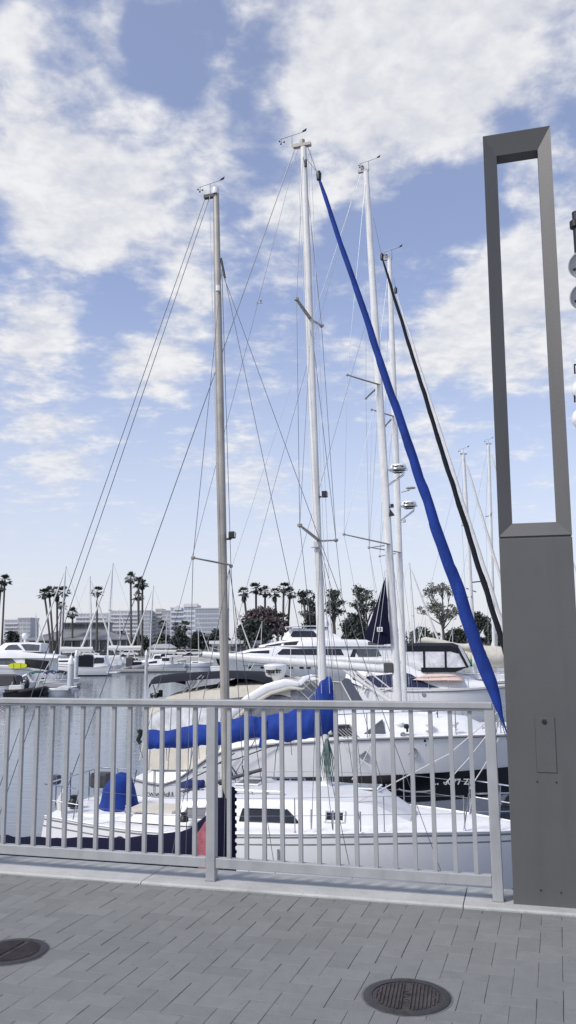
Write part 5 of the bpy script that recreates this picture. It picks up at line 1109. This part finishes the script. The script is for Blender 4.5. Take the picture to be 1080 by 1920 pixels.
for px, yt, d in ((775, 1055, 95), (766, 1165, 160), (786, 1168, 150), (797, 1158, 165), (940, 1150, 150), (931, 1172, 165), (812, 1172, 170), (848, 1178, 160)): sloop(px, yt, d, random.choice((-1, 1)), 'one of the thin distant masts crowding behind the black-canvas cruiser' if yt > 1100 else 'distant sloop with the tall thin mast just right of the white twin masts')
sloop(312, 1150, 166, -1, 'distant sloop with short mast before the gap between cream condominium and hotel'); sloop(372, 1158, 168, 1, 'distant sloop with short mast before the middle of the hotel front'); sloop(40, 1168, 164, 1, 'distant sloop with the lowest mast, over the leftmost flybridge yacht')
for px, yt, d in ((1076, 1020, 75),): sloop(px, yt, d, 1, 'sloop half hidden behind the pillar at the right edge')
# ---- sand-covered sloops on the right
def mid_sloop(label, top, foot, at_d, L0, L1, cov, cm, group=None):
    b = Flat('sailboat', label, 'sailboat', foot[0], at_d, group=group); pt = b.pt; mt, mf = pt(*top), pt(*foot)
    b.hull(mf.x-L0, mf.x+L1, 3.6, [(0, 1.3), (.5, 1.25), (1, 1.6)], tw=.72, rake=1.2, tr=.4, rows=[(0, 0), (.08, 1), (.12, 0), (.66, 1)], mats=('gelcoat', 'hull_navy')); b.rail_line('toe_rail', .03, 'mast_alu', dz=.015)
    cb = Cabin(b, [(mf.x-3, 1.2, 1., 1.2, 1.8), (mf.x+.3, 1.2, 1., 1.2, 1.85), (mf.x+2, .7, .5, 1.35, 1.45)], crown=.12, rnd=.1); cb.window(mf.x-2.5, mf.x-.4, .35, .75, s1=-.2)
    m_ = spar(b, 'mast', Vector((mf.x, 0, 1.8)), mt, .16, 'mast_white', b.root, taper=.75); MB().box(mt, (.5, .12, .1)).build('masthead', 'mast_alu', m_, smooth=False); wind_vane(m_, mt, 1.)
    H = mt.z-1.8; tips = []
    for f in (.36, .68):
        c_ = lerp(Vector((mf.x, 0, 1.8)), mt, f)
        for sd in (-1, 1): MB().tube([c_, c_+Vector((-.15, sd*1.2, .08))], .05, 6).build('spreader', 'mast_alu', m_)
    for sd in (-1, 1): wire('shroud', b.root, [mt]+[lerp(Vector((mf.x, 0, 1.8)), mt, f)+Vector((-.15, sd*1.2, .08)) for f in (.68, .36)]+[Vector((mf.x-.2, sd*1.6, 1.3))], .012, 'wire_light')
    wire('backstay', b.root, [mt, Vector((mf.x-L0+.3, 0, 1.3))], .012, 'wire_light'); furled(b, 'furled_headsail', lerp(mt, Vector((mf.x+L1-.4, 0, 2)), .05), Vector((mf.x+L1-.4, 0, 2)), .13, 'sail_white', b.root, n=24)
    bm = spar(b, 'boom', Vector((mf.x-.1, 0, 3.0)), Vector((mf.x-L0+1.6, 0, 3.0)), .1, 'mast_white', b.root); sleeve(b, cov, 'sail_cover', cm, bm, amp=.04, wsc=1.5, sub=4)
    stanchions(b, [.15, .3, .45, .6, .75, .9], .65, lr=.012, r=.02); pulpit(b, .9, .7, .1, r=.025)
    return b
b5 = mid_sloop('sloop with sand-coloured sail cover, its mast crossing the blue furled sail low on the right', (869, 851), (890, 1240), 62, 5.5, 4.6, [(790, 1196, 1205, .1), (800, 1194, 1207, .25), (830, 1200, 1214, .3), (858, 1206, 1218, .3), (876, 1206, 1222, .28), (884, 1200, 1224, .12), (890, 1205, 1220, .02)], 'sand_canvas')
MB().tube([b5.pt(884, 1092), b5.pt(903, 1090)], .05, 6).tube([b5.pt(874, 1103), b5.pt(893, 1110)], .04, 6).build('antenna_bracket', 'black_plastic', b5.root)
MB().lathe([(0, -.28), (.1, -.26), (.1, .2), (.05, .28), (0, .3)], b5.pt(883, 1243, -.3), 12).build('canister', 'green_light', b5.root)
b6 = mid_sloop('sloop with large beige canvas between the blue furled sail and the pillar', (916, 832), (926, 1225), 74, 5, 5.5, [(868, 1210, 1235, .3), (880, 1206, 1246, .8), (905, 1210, 1250, .9), (935, 1212, 1252, .9), (960, 1215, 1250, .5)], 'sand_canvas')
# ---- palms
def crown(seed, dead=True):
    r_ = random.Random(seed); mb = MB(); md = MB()
    def frond(bb, el, az, L_, blade, droop):
        d = Vector((math.cos(el)*math.cos(az), math.cos(el)*math.sin(az), math.sin(el))); s = d.cross(Vector((0, 0, 1))).normalized(); u = s.cross(d).normalized()
        base = d*L_*.45+Vector((0, 0, -droop*.15)); bb.add([Vector((0, 0, 0))+s*.02, Vector((0, 0, 0))-s*.02, base-s*.02, base+s*.02], [(0, 1, 2, 3)])
        for k in range(9):
            a = (k/8-.5)*2.0; v = (d*math.cos(a)+s*math.sin(a)).normalized(); w = d.cross(v)*.5+u*.0; p = (-d*math.sin(a)+s*math.cos(a))*blade*.09
            tip = base+v*blade*(1-.25*abs(a))+Vector((0, 0, -droop*(.5+.5*r_.random())))
            m_ = lerp(base, tip, .55)+u*.05; bb.add([base, m_+p, tip, m_-p], [(0, 1, 2, 3)])
    for _ in range(34): frond(mb, r_.uniform(-.5, 1.35), r_.uniform(0, 6.28), r_.uniform(1.7, 2.6), r_.uniform(.9, 1.3), r_.uniform(.1, .7))
    for _ in range(26): frond(md, r_.uniform(-1.4, -.75), r_.uniform(0, 6.28), r_.uniform(.8, 1.3), r_.uniform(.6, .9), .3)
    return mb, md
CR = []
for s in range(3):
    mb, md = crown(s+1); o1 = mb.build('fronds', 'palm_leaf', smooth=False); o2 = md.build('dead_fronds', 'palm_dead', smooth=False); CR.append((o1.data, o2.data)); bpy.data.objects.remove(o1); bpy.data.objects.remove(o2)
PALMS = [(2, 1100, 212, 1., 'tall palm leaning at the very left edge, lower crown'), (9, 1088, 215, 1.05, 'taller palm at the very left edge'), (83, 1114, 205, .95, 'left-leaning palm, leftmost of the clump behind the pavilion'), (92, 1111, 207, 1., 'second palm from left in the clump behind the pavilion'), (107, 1110, 208, 1., 'middle palm with shaggy trunk behind the pavilion'), (120, 1110, 210, 1., 'palm crossed by a distant mast behind the pavilion'),
         (136, 1150, 215, 1., 'short palm just over the pavilion roof beside the leaning clump'), (116, 1136, 214, .8, 'half-height palm inside the leaning clump'), (182, 1110, 204, .95, 'lone palm rising over the right half of the pavilion'), (245, 1084, 200, .95, 'left palm of the tall trio right of the pavilion'), (260, 1092, 203, 1., 'middle palm of the tall trio right of the pavilion'), (267, 1097, 206, .9, 'right palm of the tall trio right of the pavilion'), (259, 1118, 208, .85, 'shortest palm tucked into the tall trio right of the pavilion'),
         (306, 1172, 240, 1., 'low dark palm in front of the cream condominium'), (347, 1174, 240, 1.1, 'low dark palm in front of the hotel corner'), (330, 1176, 245, .9, 'small low palm between the cream condominium and the hotel'),
         (457, 1111, 196, .9, 'palm with a thick skirt of dead fronds, leftmost of the middle row'), (480, 1104, 198, 1., 'second palm of the middle row over the pink-leaved tree'), (497, 1110, 200, .95, 'third palm of the middle row'), (515, 1112, 200, .9, 'fourth palm of the middle row'), (532, 1103, 198, .95, 'tallest palm at the right end of the middle row'), (544, 1112, 199, 1., 'last palm of the middle row, beside the white main mast'), (529, 1163, 190, 1.2, 'short bushy dark palm under the right end of the middle row')]
for i, (px, py, d, s, lab) in enumerate(PALMS):
    top = P(px, py, d); r_ = random.Random(i*7+3); lean = {83: -2.2, 92: -1.6, 457: -1.3, 2: .8, 544: .9, 515: -.8, 529: 0}.get(px, r_.uniform(-.5, .5)); z0 = -1.7; h = top.z-z0
    t = thing('palm_tree', lab, 'palm tree', (top.x-lean, d, z0), 0, 'palms on the far shore')
    # trunks lean as in the photograph: foot offset from the crown
    pts = [Vector((lean*(k/6)**1.3, 0, h*k/6)) for k in range(7)]
    MB().tube(pts, [.36, .29, .26, .25, .25, .25, .24], 8).build('trunk', 'palm_trunk', t)
    a, e = CR[i % 3]
    for nm, me in (('fronds', a), ('dead_fronds', e)):
        o = bpy.data.objects.new(nm, me); COL.objects.link(o); o.parent = t; o.location = (lean, 0, h); o.rotation_euler = (0, 0, r_.uniform(0, 6)); k = s*1.0
        o.scale = (k, k, k*(1.9 if (nm == 'dead_fronds' and px in (457, 107, 515)) else 1))
# ---- broadleaf trees
def tree(label, px0, px1, ytop, ybase, d, kind, lm, seed, dens=1., group=None, name='tree', leafs=.26):
    r_ = random.Random(seed); x0, x1 = wx(px0, d), wx(px1, d); zt, zb = wz(ytop, d), wz(ybase, d); W2 = (x1-x0)/2; Ht = zt-zb
    t = thing(name, label, 'tree' if kind != 'bush' else 'shrub', ((x0+x1)/2, d, zb), 0, group)
    tr_ = MB(); lv = MB(); clumps = []
    if kind in ('bush', 'dome'): leafs = .34
    def put(c, R_, n):
        for _ in range(int(n*dens)):
            v = Vector((r_.gauss(0, 1), r_.gauss(0, 1), r_.gauss(0, .75)))*R_*.5; p = c+v
            a = Vector((r_.uniform(-1, 1), r_.uniform(-1, 1), r_.uniform(-1, 1))).normalized(); e = a.orthogonal().normalized(); f = a.cross(e); s = leafs*r_.uniform(.6, 1.5)
            lv.add([p-e*s, p+f*s*.55, p+e*s, p-f*s*.55], [(0, 1, 2, 3)])
    if kind in ('bush', 'dome'):
        for _ in range(max(14, int(W2*Ht*2.6))):
            a = r_.uniform(0, 6.28); q_ = math.sqrt(r_.random()); z = r_.uniform(.1 if kind == 'bush' else .38, 1)
            lim = math.sqrt(max(.05, 1-z**2.4)); c = Vector((W2*.85*q_*lim*math.cos(a), W2*.6*q_*lim*math.sin(a), Ht*.92*z)); put(c, r_.uniform(.7, 1.3), 62)
        tr_.tube([(0, 0, -.3), (.1, 0, Ht*.6)], [.25, .1], 6)
    else:
        th_ = .38 if kind == 'open' else .30
        stems = [Vector((0, 0, 0))]; 
        for k in range(3 if kind == 'open' else 2):
            az = r_.uniform(0, 6.28); j = Vector((.12*W2*math.cos(az), .12*W2*math.sin(az), Ht*th_*r_.uniform(.7, 1.1))); tr_.tube([(0, 0, -.3), j*.5+Vector((.1, 0, 0)), j], [.34, .26, .2], 7)
            for m2 in range(6 if kind == 'open' else 5):
                a = az+r_.uniform(-1.6, 1.6); q_ = r_.uniform(.35, .98); z = r_.uniform(th_+.1, .97); lim = math.sqrt(max(.08, 1-abs((z-.62)/.42)**2)); e = Vector((W2*q_*lim*math.cos(a), W2*q_*lim*math.sin(a), Ht*z)); mid = lerp(j, e, .5)+Vector((r_.gauss(0, .2), r_.gauss(0, .2), -.2)); tr_.tube([j, mid, e], [.16, .1, .05], 5)
                for s2 in range(3):
                    f = e+Vector((r_.gauss(0, .55), r_.gauss(0, .55), r_.uniform(-.2, .7)))*min(1.4, W2*.3); tr_.tube([lerp(mid, e, .5), f], [.06, .025], 4); clumps.append(f)
                clumps.append(e)
        for c in clumps: put(c, r_.uniform(.55, 1.0)*(1.0 if kind == 'open' else 1.25), 34 if kind == 'open' else 46)
    tr_.build('trunk', 'bark', t); lv.build('crown', lm, t, smooth=False); return t
tree('wide pink-leaved tree below the row of middle palms', 436, 548, 1137, 1212, 188, 'dome', 'tree_leaf_pink', 5, .75); tree('dense dark green tree low at the left of the pink-leaved tree', 432, 520, 1163, 1214, 183, 'bush', 'tree_leaf_dark', 6)
tree('tall open grey-green tree left of the white main mast', 560, 596, 1106, 1200, 190, 'open', 'tree_leaf_dark', 7, .6); tree('tall open grey-green tree right of the white main mast', 610, 644, 1104, 1200, 190, 'open', 'tree_leaf', 8, .6); tree('open grey-green tree partly behind the navy sail', 662, 712, 1096, 1200, 188, 'open', 'tree_leaf', 9, .65)
tree('round dark tree under the open tree left of the navy sail', 640, 690, 1148, 1208, 184, 'bush', 'tree_leaf_dark', 10); tree('dark tree just behind the white main mast', 565, 612, 1150, 1206, 184, 'bush', 'tree_leaf_dark', 12)
tree('large airy tree with bare forked limbs between the white masts and the blue furled sail', 792, 874, 1102, 1215, 178, 'open', 'tree_leaf_olive', 4, .95, leafs=.22); tree('small dark tree seen over the blue furled sail', 884, 912, 1152, 1212, 182, 'round', 'tree_leaf_dark', 14); tree('dark bush left of the pillar below the small tree', 896, 946, 1174, 1215, 180, 'bush', 'tree_leaf_dark', 15)
tree('low dark hedge tree at the foot of the airy tree', 762, 830, 1182, 1215, 186, 'bush', 'hedge_leaf', 16); tree('dark bush at the right foot of the airy tree', 826, 892, 1184, 1215, 188, 'bush', 'tree_leaf_dark', 17); tree('hedge behind the twin masts', 690, 770, 1178, 1212, 190, 'bush', 'hedge_leaf', 27)
tree('round dark shrub right of the tall palm trio', 288, 322, 1186, 1216, 215, 'bush', 'hedge_leaf', 18, group='dark shrubs below the condominiums'); tree('dark shrub below the left corner of the hotel', 318, 356, 1180, 1214, 216, 'bush', 'hedge_leaf', 19, group='dark shrubs below the condominiums'); tree('dark shrub below the middle of the hotel', 350, 392, 1184, 1214, 214, 'bush', 'tree_leaf_dark', 20, group='dark shrubs below the condominiums'); tree('dark shrub beside the nearest grey mast', 384, 432, 1180, 1214, 215, 'bush', 'hedge_leaf', 21, group='dark shrubs below the condominiums')
tree('dark tree in front of the leftmost condominium', 10, 34, 1176, 1205, 250, 'bush', 'tree_leaf_dark', 22); tree('low dark shrub under the tall palm trio', 236, 290, 1192, 1216, 212, 'bush', 'tree_leaf_dark', 23); tree('dark shrub at the right end of the pavilion roof', 205, 246, 1184, 1214, 232, 'bush', 'hedge_leaf', 24)
# ---- buildings
def block(label, parts, d, name='condominium', cat='apartment block', group=None):
    """parts: (px0, px1, y top, floors, bays, wall, window, balcony material or None)"""
    x0 = wx(parts[0][0], d); t = thing(name, label, cat, (x0, d, -1.6), 0, group); zb = -1.6
    for i, (a, e, yt, nf, nb, wm_, gm, bm_) in enumerate(parts):
        A, E_ = wx(a, d)-x0, wx(e, d)-x0; H = wz(yt, d, (a+e)/2)-zb; dz = i*1.2
        w = MB().box(((A+E_)/2, 10-dz, H/2), (E_-A, 20-dz, H)).build('wall', wm_, t, smooth=False); MB().box(((A+E_)/2, 10-dz, H+.35), (E_-A+.5, 20.6-dz, .7)).build('parapet', wm_, w, smooth=False)
        fh = (H-1.5)/nf; bw = (E_-A)/nb; pm = bmesh_ = None
        for f in range(nf):
            z = 1.5+f*fh
            for k in range(nb):
                if pm is None: o = MB().box((0, 0, 0), (bw*.74, .2, fh*.55)).build('window', gm, w, smooth=False); pm = o
                else: o = pm.copy(); COL.objects.link(o)
                o.location = (A+(k+.5)*bw, -.06-dz/2*0-(.0 if dz == 0 else 0)+(0 if dz == 0 else -dz/2+.0), z+fh*.5)
            if bm_: MB().box(((A+E_)/2, -.5-dz/2, z+fh*.08), (E_-A-.4, 1.1, fh*.28)).build('balcony', bm_, w, smooth=False)
    return t
block('low white condominium at the far left behind the dark tree', [(6, 33, 1163, 7, 6, 'bldg_white', 'bldg_window', 'bldg_white'), (32, 56, 1160, 7, 3, 'bldg_grey', 'bldg_window', None)], 560)
block('white condominium rising behind the pavilion roof', [(140, 198, 1151, 8, 9, 'bldg_white', 'bldg_window', 'bldg_white')], 600)
block('widest white condominium with banded balconies behind the tall palm trio', [(206, 262, 1146, 9, 9, 'bldg_white', 'bldg_window', 'bldg_white'), (258, 281, 1146, 9, 4, 'bldg_grey', 'bldg_window', None)], 590)
block('narrow cream condominium between the wide white block and the hotel', [(281, 292, 1148, 9, 3, 'bldg_white', 'bldg_window', 'bldg_white'), (291, 303, 1143, 9, 3, 'bldg_cream', 'bldg_window', 'bldg_cream'), (303, 320, 1146, 9, 3, 'bldg_grey', 'bldg_window', None)], 600)
ht = block('large pale hotel with blue-grey window front and a stepped corner gable', [(319, 346, 1140, 8, 5, 'bldg_white', 'hotel_window', 'bldg_white'), (344, 370, 1136, 8, 4, 'bldg_white', 'hotel_window', None), (366, 426, 1142, 8, 11, 'bldg_grey', 'hotel_window', None)], 520, 'hotel', 'hotel')
hx = lambda px: wx(px, 520)-wx(319, 520)
zt = wz(1136, 520)+1.6; MB().prism([(hx(326), -1.4, zt-2), (hx(340), -1.4, zt-2), (hx(340), -1.4, zt-.6), (hx(333), -1.4, zt+1), (hx(326), -1.4, zt-.6)], (0, 3, 0)).build('gable', 'bldg_white', ht, smooth=False)
MB().box((hx(357), 4, zt+1), (hx(368)-hx(344), 10, 2)).build('attic', 'bldg_white', ht, smooth=False)
# pavilion with the hipped roof
d = 214; rs_ = thing('pavilion', 'long waterfront pavilion with hipped slate roof and a raised roof lantern', 'pavilion', (wx(142, d), d, -1.6), 0)
h_ = lambda py: wz(py, d, 142)+1.6
hw = (wx(243, d)-wx(42, d))/2; ze, zr = h_(1199), h_(1181); tw_ = hw*.42
MB().box((0, 8, ze/2), (2*hw-2.5, 13, ze)).build('wall', 'rest_wall', rs_, smooth=False)
mb = MB(); mb.add([(-hw, 0, ze), (hw, 0, ze), (hw, 17, ze), (-hw, 17, ze), (-tw_, 6.5, zr), (tw_, 6.5, zr), (tw_, 10.5, zr), (-tw_, 10.5, zr)], [(0, 1, 5, 4), (1, 2, 6, 5), (2, 3, 7, 6), (3, 0, 4, 7), (4, 5, 6, 7), (3, 2, 1, 0)]); mb.box((0, -.05, ze-.12), (2*hw, .12, .28)); mb.build('roof', 'roof_slate', rs_, smooth=False)
l0, l1, lz = wx(98, d)-wx(142, d), wx(196, d)-wx(142, d), h_(1167)
la = MB().box(((l0+l1)/2, 8.5, (zr+lz)/2-.3), (l1-l0-.8, 4.5, lz-zr+.2)).build('lantern', 'rest_wall', rs_, smooth=False); MB().box(((l0+l1)/2, 8.5, lz), (l1-l0, 6, .25)).build('lantern_roof', 'roof_slate', la, smooth=False)
pk2 = None
for k in range(14):
    x = lerp(l0+.7, l1-.7, (k+.5)/14)
    if pk2 is None: o = pk2 = MB().box((0, 0, 0), ((l1-l0)/14*.75, .12, (lz-zr)*.5)).build('window', 'rest_glass', la, smooth=False)
    else: o = pk2.copy(); COL.objects.link(o)
    o.location = (x, 6.2, (zr+lz)/2)
pk2 = None
for k in range(22):
    x = lerp(-hw+1.8, hw-1.8, (k+.5)/22)
    if pk2 is None: o = pk2 = MB().box((0, 0, 0), (hw*2/22*.72, .15, ze*.6)).build('window', 'rest_glass', rs_, smooth=False)
    else: o = pk2.copy(); COL.objects.link(o)
    o.location = (x, 1.45, ze*.46)
for k in range(12):
    MB().tube([(lerp(-hw+.8, hw-.8, k/11), .6, 0), (lerp(-hw+.8, hw-.8, k/11), .6, ze)], .10, 6).build('column', 'bldg_white', rs_)
d = 205; bt_ = thing('boathouse', 'small pale gabled boathouse right of the pavilion under the palm trio', 'boathouse', (wx(300, d), d, -1.6), 0); w2 = (wx(322, d)-wx(278, d))/2; ze, zr = wz(1213, d)+1.6, wz(1205, d)+1.6
MB().box((0, 4, ze/2), (2*w2, 8, ze)).build('wall', 'bldg_cream', bt_, smooth=False); MB().prism([(-w2-.3, -.3, ze), (w2+.3, -.3, ze), (w2*.5, -.3, zr), (-w2*.5, -.3, zr)], (0, 8.6, 0)).build('roof', 'bldg_white', bt_, smooth=False)
for k in range(6): MB().box((lerp(-w2+.5, w2-.5, k/5), -.03, ze*.5), (w2*.2, .1, ze*.45)).build('window', 'rest_glass', bt_, smooth=False)
d = 182; lo = thing('low_building', 'long low flat-roofed pale building right of the nearest grey mast', 'building', (wx(452, d), d, -1.6), 0); w2 = (wx(505, d)-wx(395, d))/2; ze = wz(1206, d)+1.6
MB().box((0, 4, ze/2), (2*w2, 8, ze)).build('wall', 'bldg_cream', lo, smooth=False); MB().box((0, 3.6, ze+.35), (2*w2+1, 9.4, .7)).build('roof', 'bldg_white', lo, smooth=False)
for k in range(10): MB().box((lerp(-w2+.8, w2-.8, k/9), -.03, ze*.55), (w2*.14, .1, ze*.5)).build('window', 'rest_glass', lo, smooth=False)
# ---- parked cars on the shore
mat('car_white', (.72, .72, .72), .25, coat=.5); mat('car_dark', (.04, .045, .05), .25, coat=.5); mat('car_red', (.25, .04, .04), .25, coat=.5); mat('car_grey', (.28, .29, .31), .25, coat=.5)
def car(px, d, m_, label):
    t = thing('parked_car', label, 'car', (wx(px, d), d, -1.62), 0, 'cars parked along the far shore')
    MB().prism([(-2.1, -.85, .35), (2.1, -.85, .35), (2.15, -.85, .75), (1.3, -.85, .92), (-1.9, -.85, .95), (-2.15, -.85, .7)], (0, 1.7, 0)).build('body', m_, t, bevel=.06, smooth=False)
    MB().prism([(-1.7, -.75, .94), (1.1, -.75, .94), (.5, -.75, 1.45), (-1.2, -.75, 1.48)], (0, 1.5, 0)).build('roof', m_, t, bevel=.06, smooth=False)
    MB().prism([(-1.5, -.78, .98), (.9, -.78, .98), (.45, -.78, 1.36), (-1.15, -.78, 1.38)], (0, 1.56, 0)).build('window', 'dark_glass', t, smooth=False)
    for x in (-1.35, 1.3):
        for y in (-.8, .8): MB().lathe([(0, -.1), (.32, -.1), (.32, .1), (0, .1)], (x, y, .32), 14, rot=RX).build('wheel', 'rubber', t)
for px, d, m_, lab in ((172, 196, 'car_white', 'white car parked just right of the lone palm on the far shore'), (188, 197, 'car_dark', 'black car parked below the right half of the pavilion'), (205, 196, 'car_dark', 'dark car parked below the tall distant mast'), (222, 197, 'car_grey', 'grey car parked at the right end of the pavilion'), (243, 195, 'car_white', 'white car parked below the left palm of the trio'), (342, 195, 'car_white', 'white car parked below the hotel corner'), (357, 196, 'car_grey', 'grey car parked below the middle of the hotel'), (370, 195, 'car_white', 'white car parked nearest the yacht bow')):
    car(px, d, m_, lab)
# ---- gull
g = thing('seagull', 'white gull gliding high between the two nearest masts', 'bird', P(488, 568, 62), R(25))
mb = MB().lathe([(0, -.22), (.04, -.16), (.06, 0), (.045, .14), (.02, .2), (0, .22)], n=10, rot=Matrix.Rotation(R(90), 3, 'Y')); mb.face([(-.2, -.03, 0), (-.32, -.06, 0), (-.32, .06, 0), (-.2, .03, 0)])
for sd in (-1, 1): mb.add([(.10, 0, .03), (-.06, 0, .03), (.04, sd*.22, .13), (-.09, sd*.22, .12), (-.08, sd*.5, .06), (-.13, sd*.48, .06)], [(0, 1, 3, 2), (2, 3, 5, 4)])
mb.build('body', 'feather', g)
